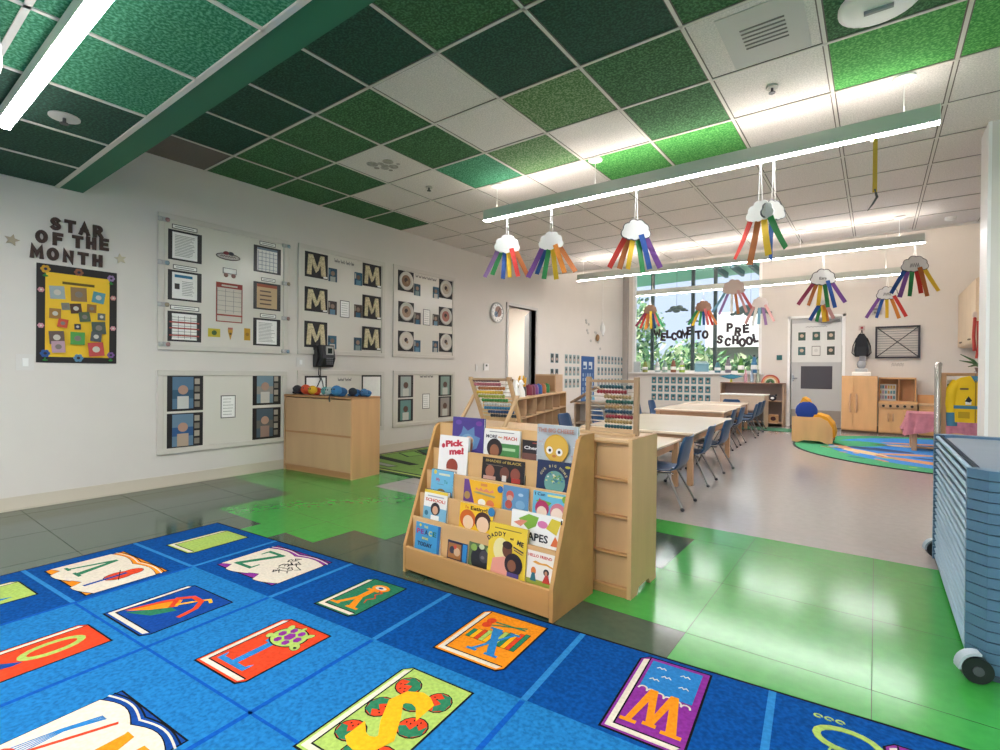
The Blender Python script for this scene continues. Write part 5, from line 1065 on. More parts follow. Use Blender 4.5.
# ---------------------------------------------------------------- cubby shelf
CUBA = math.atan2(-.75, 2.45)          # turn of its long side against the room
CUBX = T(-2.96, 4.25, 0, -CUBA*1.0 if False else math.atan2(.75, 2.45))
e = empty('cubby_shelf', M=CUBX)       # local: y along the length, front faces +x, body goes to -x
CL, CHH, CD = 2.45, .78, .36
mb = MB(); mb.box(-CD, 0, 0, CL, .76, .78, WOODX, None, .003); mb.build('top', e)
for y in (0, CL-.02): mb = MB(); mb.box(-CD, 0, y, y+.02, 0, .76, WOOD); mb.build('side_panel', e)
mb = MB(); mb.box(-CD, -CD+.01, .02, CL-.02, .03, .76, KITW); mb.build('back_panel', e)
for z in (.04, .31, .55): mb = MB(); mb.box(-CD+.01, -.004, .02, CL-.02, z, z+.016, WOODX); mb.build('shelf_board', e)
for k in range(1, 6):
    y = CL*k/6; mb = MB(); mb.box(-CD+.01, -.006, y-.007, y+.007, .056, .76, WOODC); mb.build('divider', e)
tag(e, 'long wooden cubby shelf behind the abacus, set at a slant', 'cubby shelf')
def onc(a, b, z=.781): return CUBX @ Vector((a, b, z))
def jar(p, r, h, c, lid, label, name='craft_jar', cat='jar', group='jars on the cubby shelf', pencils=None):
    e = empty(name, p); mb = MB(); mb.lathe([(r, 0), (r*1.02, h*.1), (r*1.0, h*.85), (r*.85, h)], C(c, .35), n=14); mb.build('body', e)
    if lid: mb = MB(); mb.lathe([(r*.9, h+.0), (r*.9, h*1.12), (.25*r, h*1.25), (.2*r, h*1.32)], C(lid, .4), n=12); mb.build('lid', e)
    if pencils:
        for i in range(7): a = i*2*PI/7; mb = MB(); mb.cyl((r*.4*math.cos(a), r*.4*math.sin(a), h*.2), (r*.8*math.cos(a), r*.8*math.sin(a), h*1.75+.02*(i % 3)), r*.2, C(pencils, .5), n=6); mb.build('pencil_bundle', e)
    return tag(e, label, cat, group)
jar(onc(-.12, .62), .05, .11, '4a4644', None, 'dark pot full of yellow brushes on the cubby shelf', 'brush_pot', 'pot', None, 'f0b424')
jar(onc(-.22, .46), .045, .10, '9a8a6a', None, 'pot of brown brushes on the cubby shelf near the abacus', 'brush_pot', 'pot', None, '8a6a34')
for i, (b, c, l) in enumerate([(.88, '8a2f48', 'maroon'), (1.0, '7a3050', 'dark pink'), (1.14, '8a4a9a', 'purple'), (1.32, '2f5fae', 'blue'), (1.52, 'c8703a', 'orange'), (1.74, '2f8a4a', 'green')]):
    jar(onc(-.12, b), .05 if i != 5 else .04, .10, c, c, '%s paint bottle in the row on the cubby shelf' % l, 'paint_bottle', 'bottle', 'paint bottles on the cubby shelf')
for i, (a, b) in enumerate([(-.1, .30), (-.2, .36), (-.08, .44)]):
    e = empty('white_figure', onc(a, b)); mb = MB(); mb.lathe([(.05, 0), (.045, .06), (.02, .12), (.03, .15), (.02, .18), (.004, .19)], WHITE, n=12); mb.build('body', e); mb = MB(); mb.tube([(-.04, 0, .08), (0, 0, .12), (.04, .0, .15)], .01, WHITE, 6); mb.build('arm', e)
    tag(e, ['white figure leftmost of three on the cubby shelf', 'white figure at the back of three on the cubby shelf', 'white figure nearest the yellow brushes on the cubby shelf'][i], 'figure', 'white figures on the cubby shelf')
e = empty('wooden_box', M=CUBX @ T(-.19, 2.16, .781)); mb = MB(); mb.box(-.15, .15, -.22, .22, 0, .25, WOODC, None, .004); mb.build('body', e); mb = MB(); mb.box(-.135, .135, -.227, -.22, .02, .23, C('b98c64')); mb.build('panel', e)
tag(e, 'plain wooden box on the far end of the cubby shelf', 'box')
# doll house frame, blue bag chairs
e = empty('doll_house', (-3.35, 6.95, 0), .3); PW = C('cdb59b')
for x in (-.3, .3): mb = MB(); mb.box(x-.012, x+.012, -.18, .18, 0, .62, PW); mb.build('side_panel', e)
for z in (.02, .3, .6): mb = MB(); mb.box(-.288, .288, -.18, .18, z, z+.015, PW); mb.build('floor_board', e)
for s_ in (-1, 1): mb = MB(); mb.prism([(s_*.36, .60), (0, .84), (0, .86), (s_*.38, .62)], -.19, .19, C('a88a6a'), axis='y'); mb.build('roof_panel', e)
mb = MB(); mb.box(-.288, .288, .165, .18, .035, .6, C('e2dcd2')); mb.build('back_panel', e)
tag(e, 'open wooden doll house with pitched roof behind the cubby shelf', 'doll house')
for i, (x, y, z) in enumerate([(-4.1, 8.0, .0), (-4.45, 8.7, 0)]):
    e = empty('toddler_chair', (x, y, z), -1.0); mb = MB(); m_ = C('5fa8c8', .4)
    mb.lathe([(.17, 0), (.16, .28), (.17, .3)], m_, n=14); mb.build('base', e); mb = MB(); mb.prism([(.17*math.cos(t), .28+.36*math.sin(t)) for t in [PI*k/10 for k in range(11)]], .12, .17, m_, axis='y'); mb.build('backrest', e); mb = MB(); mb.lathe([(.14, .3), (.14, .34), (.02, .345)], C('1f4a7a', .5), n=14); mb.build('cushion', e)
    tag(e, ['light blue toddler chair seen through the abacus', 'light blue toddler chair just behind the first one'][i], 'chair', 'light blue toddler chairs')

# ---------------------------------------------------------------- tables
TTOP = mat('table_top', 'e8d3ba', .22, .02, 2, coat=.3); TLEG = mat('table_leg', 'c89d78', .5, .05, 6, (1, 1, .2))
def table(cx, cy, sx, sy, z, rz, label, group='low wooden tables in a row'):
    e = empty('activity_table', (cx, cy, 0), rz)
    mb = MB(); mb.box(-sx/2, sx/2, -sy/2, sy/2, z-.028, z, TTOP, None, .006); mb.build('tabletop', e)
    mb = MB(); a, b = sx/2-.05, sy/2-.05
    mb.box(-a, a, -b, -b+.02, z-.10, z-.028, TLEG); mb.box(-a, a, b-.02, b, z-.10, z-.028, TLEG); mb.box(-a, -a+.02, -b+.02, b-.02, z-.10, z-.028, TLEG); mb.box(a-.02, a, -b+.02, b-.02, z-.10, z-.028, TLEG); mb.build('apron', e)
    for i in (-1, 1):
        for j in (-1, 1): mb = MB(); mb.box(i*(sx/2-.045)-.026, i*(sx/2-.045)+.026, j*(sy/2-.045)-.026, j*(sy/2-.045)+.026, .0, z-.03, TLEG, None, .004); mb.build('leg', e)
    return tag(e, label, 'table', group)
R3 = math.radians(3)
table(-1.96, 3.92, 1.1, 1.75, .45, R3, 'lowest table, partly hidden behind the storage shelf')
table(-1.98, 5.86, 1.15, 2.05, .50, R3, 'table with the nearest full top, behind the lowest one')
table(-2.36, 8.85, 1.05, 1.75, .50, R3, 'middle table in the row, second full top from the front')
table(-2.45, 10.25, 1.0, 1.0, .51, R3, 'farthest low table in the row before the wall shelf')
# child chairs
def make_chair():
    e = empty('child_chair', (0, 0, 0))
    prof = [(.17, .275), (.165, .288), (.12, .292), (.05, .285), (-.03, .282), (-.09, .288), (-.13, .305), (-.155, .34), (-.17, .39), (-.185, .45), (-.20, .51), (-.21, .555), (-.215, .565)]
    wd = [.15, .165, .175, .178, .178, .175, .17, .165, .165, .168, .165, .145, .11]
    n = 9; v = []; 
    for (px, pz), w_ in zip(prof, wd):
        for k in range(n):
            t = -1+2*k/(n-1); c = t*t*.022
            back = max(0, min(1, (pz-.30)/.1)); v.append((px+c*back, t*w_, pz+c*(1-back)*.8))
    f = [(i*n+k, i*n+k+1, (i+1)*n+k+1, (i+1)*n+k) for i in range(len(prof)-1) for k in range(n-1)]
    mb = MB(); mb.add(v, f, CHAIRB, smooth=True); o = mb.build('seat_shell', e); m = o.modifiers.new('thick', 'SOLIDIFY'); m.thickness = .008; m.offset = -1
    mb = MB(); mb.tube([(.11, -.12, .262), (.0, -.13, .268), (-.11, -.12, .268)], .008, LEGM, 6); mb.tube([(.11, .12, .262), (.0, .13, .268), (-.11, .12, .268)], .008, CHROME, 6); mb.tube([(.02, -.13, .262), (.02, .13, .262)], .008, CHROME, 6); mb.build('frame', e)
    for i in (-1, 1):
        for j in (-1, 1):
            fx, fy = i*.19+(.0 if i > 0 else -.01), j*.19; l = MB(); l.tube([(i*.07, j*.125, .265), (fx, fy, .012)], .0095, LEGM, 8); lo = l.build('leg', e)
            b_ = MB(); b_.ball((fx, fy, .015), (.017, .017, .015), C('33343a', .4), 10); b_.build('foot', lo)
    mb = MB(); mb.cyl((-.10, -.14, .31), (-.112, -.14, .312), .007, CHROME, n=8); mb.cyl((-.10, .14, .31), (-.112, .14, .312), .007, CHROME, n=8); mb.build('rivets', e)
    return e
CH0 = make_chair(); used = False
def chair(x, y, rz, label, group='blue chairs at the low tables'):
    global used
    o = CH0 if not used else copy_tree(CH0); used = True
    o.location = (x, y, 0); o.rotation_euler = (0, 0, rz); tag(o, label, 'chair', group)
chair(-1.38, 4.11, PI+.03, 'blue chair at the lowest table, nearest of all chairs')
chair(-1.45, 5.10, PI+.05, 'blue chair at the first full table, nearer of its two on the aisle')
chair(-1.47, 5.88, PI-.03, 'blue chair at the first full table, farther of its two on the aisle')
chair(-1.78, 7.66, PI+.05, 'blue chair at the near corner of the middle table on the aisle')
chair(-1.80, 8.32, PI, 'blue chair at the middle table, second along the aisle')
chair(-1.80, 9.40, PI+.06, 'blue chair at the far corner of the middle table on the aisle')
chair(-1.86, 10.15, PI-.05, 'bright blue chair between middle and farthest table on the aisle')
chair(-1.90, 10.75, PI, 'bright blue chair at the farthest table on the aisle')
chair(-2.70, 3.75, .02, 'blue chair on the window side of the lowest table')
chair(-2.82, 5.35, .05, 'blue chair on the far side of the first full table, nearer one')
chair(-2.86, 6.30, -.03, 'blue chair on the far side of the first full table, farther one')
chair(-3.12, 8.4, .05, 'blue chair on the far side of the middle table, nearer one')
chair(-3.15, 9.2, 0, 'blue chair on the far side of the middle table, farther one')
chair(-2.30, 11.0, PI/2, 'violet blue chair at the end of the farthest table')

# low wall shelf under the window
e = empty('wall_shelf', (-2.10, 11.80, 0)); SW = .6; SHC = mat('shelf_grey_brown', 'a08d86', .5)
mb = MB(); mb.box(-SW, SW, -.18, .18, .87, .89, C('9a7868')); mb.build('top', e)
for x in (-SW, SW-.02): mb = MB(); mb.box(x, x+.02, -.18, .18, 0, .87, C('c9a88a')); mb.build('side_panel', e)
mb = MB(); mb.box(-SW+.02, SW-.02, .165, .18, .03, .87, SHC); mb.build('back_panel', e)
for z in (.06, .5): mb = MB(); mb.box(-SW+.02, SW-.02, -.175, .165, z, z+.018, C('d0a98a')); mb.build('shelf_board', e)
tag(e, 'low open shelf against the back wall under the right window pane', 'shelf')
e = empty('desk', (-2.15, 11.28, 0)); mb = MB(); mb.box(-.42, .42, -.25, .25, .64, .665, WHITE, None, .004); mb.build('top', e); mb = MB(); mb.box(-.40, .40, -.235, -.22, .35, .64, C('d8c0a8')); mb.build('front_panel', e)
for x in (-.40, .38): mb = MB(); mb.box(x, x+.02, -.22, .23, 0, .64, C('d8c0a8')); mb.build('side_panel', e)
tag(e, 'small white topped desk in front of the low wall shelf', 'desk')
e = empty('rainbow_stacker', (-1.75, 11.72, .891)); 
for k, (r, c) in enumerate([(.17, 'c65a4a'), (.14, 'e0a26a'), (.11, 'e8dcc0'), (.08, '5f8f5a'), (.05, '3f6a4a')]):
    mb = MB(); mb.prism([(r*math.cos(PI*i/14), r*math.sin(PI*i/14)) for i in range(15)]+[((r-.028)*math.cos(PI*(14-i)/14), (r-.028)*math.sin(PI*(14-i)/14)) for i in range(15)], -.025, .025, C(c), axis='y'); mb.build('arch', e)
tag(e, 'wooden rainbow arch toy on the low wall shelf', 'toy')
e = empty('glider_toy', (-2.5, 11.7, .891)); mb = MB(); mb.prism([(-.24, .13), (0, .17), (.24, .13), (.05, .07), (-.05, .07)], -.03, .03, C('3f8fa8'), axis='y'); mb.build('wing', e); mb = MB(); mb.lathe([(.03, 0), (.02, .07), (.01, .08)], C('c9c23a'), n=10); mb.build('stand', e)
tag(e, 'teal winged toy on the left of the low wall shelf', 'toy')
for i, (x, c, c2) in enumerate([(-2.22, 'd9a0a8', 'pink'), (-2.10, 'a8b8c8', 'pale blue'), (-1.98, 'a9b5a0', 'pale green')]):
    mb = MB(); mb.lathe([(.032, 0), (.034, .02), (.032, .16), (.014, .21), (.014, .25), (.017, .255), (.017, .275)], C(c, .2), n=12); tag(mb.build('glass_bottle', None, T(x, 11.72, .891)), '%s sensory bottle standing on the low wall shelf' % c2, 'bottle', 'sensory bottles on the wall shelf')
mb = MB(); mb.box(-.09, .09, -.04, .04, 0, .16, C('d9a878'), None, .01); mb.prism([(.05*math.cos(t), .08+.045*math.sin(t)) for t in [2*PI*k/12 for k in range(12)]], -.043, -.04, C('5a2a30'), axis='y'); tag(mb.build('toy_speaker', None, T(-1.68, 11.68, .079)), 'small wooden box with a dark round face on the bottom shelf', 'box')
e = empty('toy_teapot', (-1.7, 11.7, .519)); mb = MB(); mb.ball((0, 0, .06), (.07, .06, .06), C('3a3540'), 12); mb.build('body', e); mb = MB(); mb.ball((0, -.055, .06), (.035, .012, .025), WHITE, 10); mb.build('face', e)
for q in (-1, 1): mb = MB(); mb.ball((q*.06, 0, .12), .022, C('3a3540'), 8); mb.build('ear', e)
tag(e, 'dark round toy with a white face on the middle shelf', 'toy')
# things on the window sill
SB = [(-4.70, 'box', .2, 'd5dfe2'), (-4.50, 'b', .22, 'a9b35a'), (-4.2, 'c', .2, 'c8d8d8'), (-4.02, 'b', .22, '9fc0b0'), (-3.82, 'b', .24, 'a86a50'), (-3.62, 'c', .22, 'a6d24a'), (-3.18, 'house', .2, '8fc4d8'), (-2.84, 'b', .2, '5f98a8'), (-2.62, 'b', .27, '8a8290'), (-2.36, 'b', .28, '5a9a3a'), (-2.10, 'b', .30, '4a86b0')]
SN = ['white block', 'yellow green bottle', 'pale jar with lid', 'pale green bottle', 'brown topped bottle', 'lime green jar', 'light blue house shaped box', 'short teal bottle', 'grey bottle', 'green topped bottle', 'tall blue bottle']
for i, (x, k, h, c) in enumerate(SB):
    h *= 1.3
    M_ = T(x, 11.95, WZ0+.001); mb = MB()
    if k == 'box': mb.box(-.08, .08, -.03, .03, 0, h, C(c), None, .004)
    elif k == 'house': mb.box(-.15, .15, -.03, .03, .02, h*.8, C(c), None, .01); mb.prism([(-.16, h*.8), (-.1, h), (.1, h), (.16, h*.8)], -.03, .03, C('c4e2ea'), axis='y'); mb.box(-.12, .12, -.02, .02, 0, .02, WHITE)
    else: mb.lathe([(.06, 0), (.063, .02), (.06, h*.55), (.046, h*.6)], C(c, .35), n=14); mb.lathe([(.046, h*.6), (.04, h*.8), (.02, h*.9)] if k == 'b' else [(.046, h*.6), (.055, h*.7), (.02, h)], C('e8ece8' if k == 'c' else c, .35), n=14); mb.lathe([(.062, h*.2), (.065, h*.22), (.065, h*.42), (.062, h*.44)], WHITE, n=14); mb.lathe([(.022, h*.9), (.022, h)], C('5a5a60'), n=8)
    tag(mb.build('sill_'+{'box': 'block', 'house': 'house', 'b': 'bottle', 'c': 'jar'}[k], None, M_), SN[i]+' standing on the window sill', 'bottle' if k in 'bc' else 'ornament', 'things on the window sill')

# rug corners in the far room
mb = MB(); mb.box(-.35, .5, -.3, .3, 0, .008, mat('rug_small_green', '3f7a5c', .95, .1, 90)); tag(mb.build('small_rug', None, T(-1.75, 11.0, 0)), 'small green rug before the low wall shelf', 'rug')
# green picture rug behind the cabinet
mb = MB(); G2 = mat('rug2_green', '7da050', .95, .12, 60); 
mb.box(0, 2.2, 0, 2.3, 0, .008, mat('rug2_edge', '2a3a2a', .95)); mb.box(.04, 2.16, .04, 2.26, .008, .009, C('b5c96a', .9)); mb.box(.08, 2.12, .08, 2.22, .009, .0095, C('1f261f', .9)); mb.box(.11, 2.09, .11, 2.19, .0095, .010, G2)
for pts, c in [([(.1, .5), (.9, .42), (.95, .5), (.12, .6)], '20281f'), ([(.2, 1.2), (.9, .9), (1.4, 1.0), (1.0, 1.5), (.3, 1.6)], '2f6a4a'), ([(.8, 1.1), (1.5, .8), (1.9, 1.0), (1.3, 1.5)], '2a63b5'), ([(.7, .9), (1.3, .65), (1.5, .75), (.9, 1.1)], 'c98a62'), ([(.3, 1.7), (1.1, 1.6), (1.1, 1.72), (.4, 1.85)], 'd08a54'), ([(1.2, .35), (1.5, .3), (1.6, .5), (1.3, .55)], '22281f'), ([(.15, .9), (.45, .8), (.5, 1.0), (.2, 1.1)], '8fc05a'), ([(.3, .25), (.8, .2), (.85, .28), (.35, .33)], 'a9b0a4')]:
    cx, cy = sum(p[0] for p in pts)/len(pts), sum(p[1] for p in pts)/len(pts); mb.prism([(cx+(a-cx)*1.1, cy+(b-cy)*1.25) for a, b in pts], .010, .0105, C('1c221c', .9)); mb.prism(pts, .0105, .011, C(c, .9))
tag(mb.build('picture_rug', None, T(-4.98, 3.50, 0, 0) @ Matrix.Diagonal((.90, 1.0, 1, 1))), 'green picture rug between the cabinet and the book display', 'rug')

# ---------------------------------------------------------------- play corner
RR = [mat('oval_'+c, c, .95, .12, 50) for c in ('1f6a4c', '2f7fc9', '3f9a68', 'c98a5c', 'd8b88a', '27406a')]
mb = MB(); OX, OY, OA, OB = .95, 8.9, 1.98, 2.05
OXn = .0
def o2(a, b, s_, n=40): return ell(a, b, s_, s_, n)
mb.prism(ell(0, 0, OA, OB, 48), 0, .008, C('1c3a30', .9)); mb.prism(ell(0, 0, OA-.03, OB-.03, 48), .008, .009, RR[2]); mb.prism(ell(.16, .05, OA-.3, OB-.25, 48), .009, .0096, RR[1])
for cx, cy, a, b, r, m_ in [(-1.25, .35, .5, .35, .6, 2), (-.9, -.2, .4, .16, -.3, 5), (.1, .55, 1.1, .16, .1, 4), (-.5, -1.15, .55, .12, -.55, 3), (.2, -1.45, .5, .08, -.1, 3), (-1.1, -.6, .45, .12, -.9, 4), (-.3, .9, .6, .1, .2, 3), (.9, .9, .5, .14, -.2, 2), (-.6, -.55, .35, .1, .4, 3), (-.2, -.9, .4, .07, -.3, 5), (-1.35, -.1, .3, .07, -1.2, 3)]:
    mb.prism(ell(cx, cy, a, b, 14, r), .0096, .0100, RR[m_])
for k in range(26):
    a = random.uniform(PI*.85, PI*1.6); r = random.uniform(1.2, 1.8); mb.prism(ell(r*math.cos(a), r*math.sin(a), random.uniform(.04, .14), random.uniform(.02, .05), 8, random.uniform(0, 3)), .0100, .0104, C(random.choice(['d8a24a', 'c96a4a', 'e0d6b0', '2a4f8a', '8fbf5a', 'c98a6a']), .9))
tag(mb.build('round_rug', None, T(OX, OY+.25, 0)), 'round rug with a pond picture in the play corner', 'rug')

def rod(mb, pts, r, m): mb.tube(pts, r, m, 8)
HNDL = C('dcae84', .4)
e = empty('play_refrigerator', (-.245, 11.68, 0)); mb = MB(); mb.box(-.27, .27, -.26, .26, .04, 1.05, KITW); mb.box(-.27, .27, -.24, .26, 0, .04, C('6a5340')); mb.build('body', e)
for s_ in (0, 1):
    a, b = ((-.268, -.095) if s_ == 0 else (-.09, .268)); mb = MB(); mb.box(a, b, -.28, -.262, .06, 1.03, KITW, None, .004); d_ = mb.build('door', e)
    x = -.13 if s_ == 0 else -.045; mb = MB(); rod(mb, [(x, -.28, .72), (x+.01*(1 if s_ else -1), -.31, .66), (x+.01*(1 if s_ else -1), -.31, .45), (x, -.28, .38)], .014, HNDL); mb.build('handle', d_)
tag(e, 'tall wooden play refrigerator with two doors by the back door', 'play refrigerator')
e = empty('play_stove', (.312, 11.68, 0)); mb = MB(); mb.box(-.27, .27, -.24, .26, .03, .56, KITW); mb.box(-.27, .27, -.22, .26, 0, .03, C('6a5340')); mb.box(-.28, .28, -.27, .26, .56, .60, KITW, None, .005); mb.build('body', e)
mb = MB(); mb.box(-.27, -.25, .05, .26, .60, 1.03, KITW); mb.box(.25, .27, .05, .26, .60, 1.03, KITW); mb.box(-.27, .27, .05, .26, 1.0, 1.03, KITW); mb.box(-.25, .25, .24, .26, .60, 1.0, C('c49468')); mb.box(.02, .03, .06, .24, .6, 1.0, KITW); mb.build('hutch', e)
mb = MB(); mb.box(-.27, .27, -.262, -.24, .48, .56, C('dcae80')); cp = mb.build('control_panel', e)
for k in range(5): mb = MB(); mb.cyl((-.2+.1*k, -.262, .52), (-.2+.1*k, -.285, .52), .022, C('2b2420'), n=12); mb.build('knob', cp)
for s_ in (0, 1): 
    a, b = ((-.262, -.10) if s_ == 0 else (-.095, .06)); mb = MB(); mb.box(a, b, -.258, -.242, .05, .46, KITW, None, .003); d_ = mb.build('door', e); x = (-.13 if s_ == 0 else -.06); mb = MB(); rod(mb, [(x, -.258, .38), (x, -.28, .35), (x, -.28, .28), (x, -.258, .25)], .013, HNDL); mb.build('handle', d_)
mb = MB(); mb.box(.07, .262, -.258, -.242, .05, .46, KITW, None, .003); d_ = mb.build('oven_door', e); mb = MB(); mb.box(.10, .24, -.262, -.258, .2, .36, C('3a2c28')); mb.build('window', d_)
tag(e, 'wooden play stove with five dark knobs and upper hutch', 'play stove')
mb = MB(); mb.box(-.13, .13, -.01, .01, 0, .30, C('dfe3e0'))
for j in range(3):
    for i in range(6): mb.box(-.115+.04*i, -.085+.04*i, -.013, -.01, .03+.095*j, .09+.095*j, C(random.choice(['c97a6a', '6fa8b8', 'd9b86a', '8fb07a', 'b8a0c0'])))
tag(mb.build('picture_card', None, T(.17, 11.86, .601)), 'colourful picture card standing in the stove hutch', 'card')
e = empty('play_sink', (.968, 11.68, 0)); mb = MB(); mb.box(-.36, .36, -.22, .26, .03, .54, KITW); mb.box(-.36, .36, -.2, .26, 0, .03, C('6a5340')); mb.box(-.37, .37, -.25, .26, .54, .57, C('dfb68c'), None, .004); mb.box(-.36, .36, .22, .26, .57, .72, KITW); mb.build('body', e)
for x in (-.18, .18): mb = MB(); mb.box(x-.17, x+.17, -.236, -.222, .06, .48, KITW, None, .003); mb.build('door', e)
mb = MB(); rod(mb, [(0, .15, .57), (0, .15, .70), (0, .08, .74), (0, .02, .70)], .012, CHROME); mb.build('faucet', e)
tag(e, 'wooden play sink unit beside the stove, behind the pink table', 'play sink')
# small items on the refrigerator and wall
mb = MB(); mb.box(-.12, .12, -.09, .09, 0, .05, WHITE, None, .01); mb.box(-.08, .08, -.08, .08, .05, .09, C('cfd3d4'), None, .01); mb.ball((0, 0, .14), (.06, .06, .06), C('b9bcc0', .2), 12); mb.box(-.03, .05, -.05, .05, .18, .24, C('9a9aa0')); tag(mb.build('toy_blender', None, T(-.22, 11.62, 1.051) @ Matrix.Diagonal((1.2, 1.2, 1.55, 1))), 'white and silver toy mixer on top of the play refrigerator', 'toy')
e = empty('backpack', M=BW(-.23, 1.42, .02) @ Matrix.Diagonal((.68, .95, 1, 1))); mb = MB(); mb.prism([(-.15, 0), (-.17, .12), (-.13, .36), (-.06, .46), (.06, .46), (.13, .36), (.17, .12), (.15, 0)], 0, .14, C('26282c', .8)); mb.build('body', e); mb = MB(); mb.prism([(-.11, .02), (-.11, .2), (.11, .2), (.11, .02)], .14, .19, C('303338', .8)); mb.build('pocket', e)
mb = MB(); rod(mb, [(-.03, .46, .05), (0, .54, .04), (.03, .46, .05)], .008, BLACK); mb.build('hanging_loop', e)
for s_ in (-1, 1): mb = MB(); rod(mb, [(s_*.12, .38, .02), (s_*.2, .22, .03), (s_*.22, .08, .05), (s_*.15, .02, .03)], .012, BLACK); mb.build('strap', e)
tag(e, 'black backpack hung on the back wall above the play refrigerator', 'backpack')
mb = MB(); mb.box(-.05, .05, -.06, .03, 0, .015, C('d8c4bc')); mb.box(-.02, .02, -.03, .01, .015, .03, C('b5404a')); mb.cyl((0, -.06, .01), (0, -.1, .04), .007, CHROME, n=6); tag(mb.build('wall_hook', None, BW(-.23, 1.99, .001)), 'small hook plate with a red dot above the backpack', 'hook')
e = empty('fire_alarm', M=BW(-.0, 2.30, .001)); mb = MB(); mb.box(-.08, .08, -.08, .1, 0, .03, C('c9c6c0')); mb.build('body', e); mb = MB(); mb.box(-.06, .06, 0, .04, .03, .045, C('8a8884')); mb.box(-.05, -.01, -.06, -.02, .03, .04, C('8a8884')); mb.build('lens', e); tag(e, 'pale wall alarm device to the right of the back door', 'alarm')
e = empty('wall_rack', M=BW(.31, 1.39, .001)); mb = MB()
for a, b, c, d_ in ((-.33, .33, 0, .03), (-.33, .33, .57, .6), (-.33, -.30, 0, .6), (.30, .33, 0, .6)): mb.box(a, b, c, d_, 0, .05, C('4a4850'))
mb.build('frame', e)
for k in range(12): mb = MB(); mb.cyl((-.3, .05+.045*k, .06), (.3, .05+.045*k, .06), .004, C('8a8888'), n=5); mb.build('wire', e)
for s_ in (-1, 1): mb = MB(); mb.cyl((-.3, .3-s_*.27, .07), (.3, .3+s_*.27, .07), .008, C('3a3840'), n=6); mb.build('cross_brace', e)
tag(e, 'dark metal drying rack folded flat on the back wall', 'rack')
mb = MB()
for k in range(2): mb.line([(-.1+.02*i, .0+(.03 if i % 2 else 0)-.03*k) for i in range(10)], .006, 0, .002, C('a5a09c'))
tag(mb.build('wall_sticker', None, BW(.33, 1.27, .001)), 'faint script sticker under the wall rack', 'sticker')
# child sofa
e = empty('child_armchair', (-.78, 9.35, .0105), 0); SOFW = KITW; YEL = C('f0a92a', .85)
for y in (-.26, .24):
    mb = MB(); mb.prism([(-.27, .02), (-.27, .40), (.1, .40), (.2, .35), (.26, .24), (.27, .02), (.2, 0), (.1, .04), (-.1, .04), (-.2, 0)], y-.012, y+.012, SOFW, axis='y'); mb.build('side_panel', e)
mb = MB(); mb.prism([(-.1, .16), (-.1, .42), (.08, .445), (.19, .41), (.27, .31), (.30, .18), (.29, .10), (.2, .1)], -.245, .225, YEL, axis='y'); mb.build('seat_cushion', e)
mb = MB(); mb.prism([(-.22, .2), (-.2, .55), (-.13, .70), (-.07, .66), (.02, .45), (-.08, .2)], -.245, .225, YEL, axis='y'); mb.build('back_cushion', e)
mb = MB(); mb.box(.12, .25, -.24, .22, .05, .1, C('5a6a9a', .85)); mb.build('front_panel', e)
tag(e, 'child armchair with wooden sides and yellow cushions', 'armchair')
mb = MB(); mb.ball((0, 0, 0), (.15, .05, .15), C('2447a0', .85), 18); mb.ball((0, .03, 0), (.15, .05, .15), C('e8e8ea', .85), 18); tag(mb.build('round_pillow', None, T(-.86, 9.12, .50, .15)), 'round blue and white pillow leaning in the child armchair', 'pillow')
# pink table
e = empty('play_table', (.80, 9.45, .0105)); mb = MB(); mb.box(-.42, .42, -.3, .3, .50, .52, TTOP); mb.build('tabletop', e)
for i in (-1, 1):
    for j in (-1, 1): mb = MB(); mb.box(i*.36-.03, i*.36+.03, j*.25-.03, j*.25+.03, .0, .50, TLEG, None, .004); mb.build('leg', e)
tag(e, 'low wooden play table under the pink cloth', 'table')
PK = mat('pink_cloth', 'c9808c', .85, .10, 14, bump=.3); mb = MB(); n = 160; v = []
def sq(k, a, b):
    t = 4*k/n; i = int(t) % 4; q = t-int(t); return [(-a+2*a*q, -b), (a, -b+2*b*q), (a-2*a*q, b), (-a, b-2*b*q)][i]
for lv, (ex, z) in enumerate([(0, .522), (.008, .50), (.018, .44), (.028, .38), (.040, .32), (.052, .27)]):
    for k in range(n):
        x, y = sq(k, .425, .305); r = math.hypot(x, y); wv = (.03*lv/5)*math.sin(k*.9+math.sin(k*.23)*2.5)+.012*lv/5*math.sin(k*2.1+lv)
        dc = min(k % (n//4), (n//4)-k % (n//4)); zz = z-(.07*(lv/5)*math.exp(-dc*dc/30.))+(.012*lv/5)*math.sin(k*.6)
        v.append((x*(1+(ex+wv)/r), y*(1+(ex+wv)/r), zz))
mb.add(v, [(l*n+(k+1) % n, l*n+k, (l+1)*n+k, (l+1)*n+(k+1) % n) for l in range(5) for k in range(n)], PK, smooth=True)
mb.add([(x, y, .523) for x, y in [sq(k, .425, .305) for k in range(n)]], [tuple(range(n))], PK)
o = mb.build('tablecloth', None, T(.80, 9.45, .0125))
tag(o, 'pink crinkled cloth hanging over the low play table', 'tablecloth')
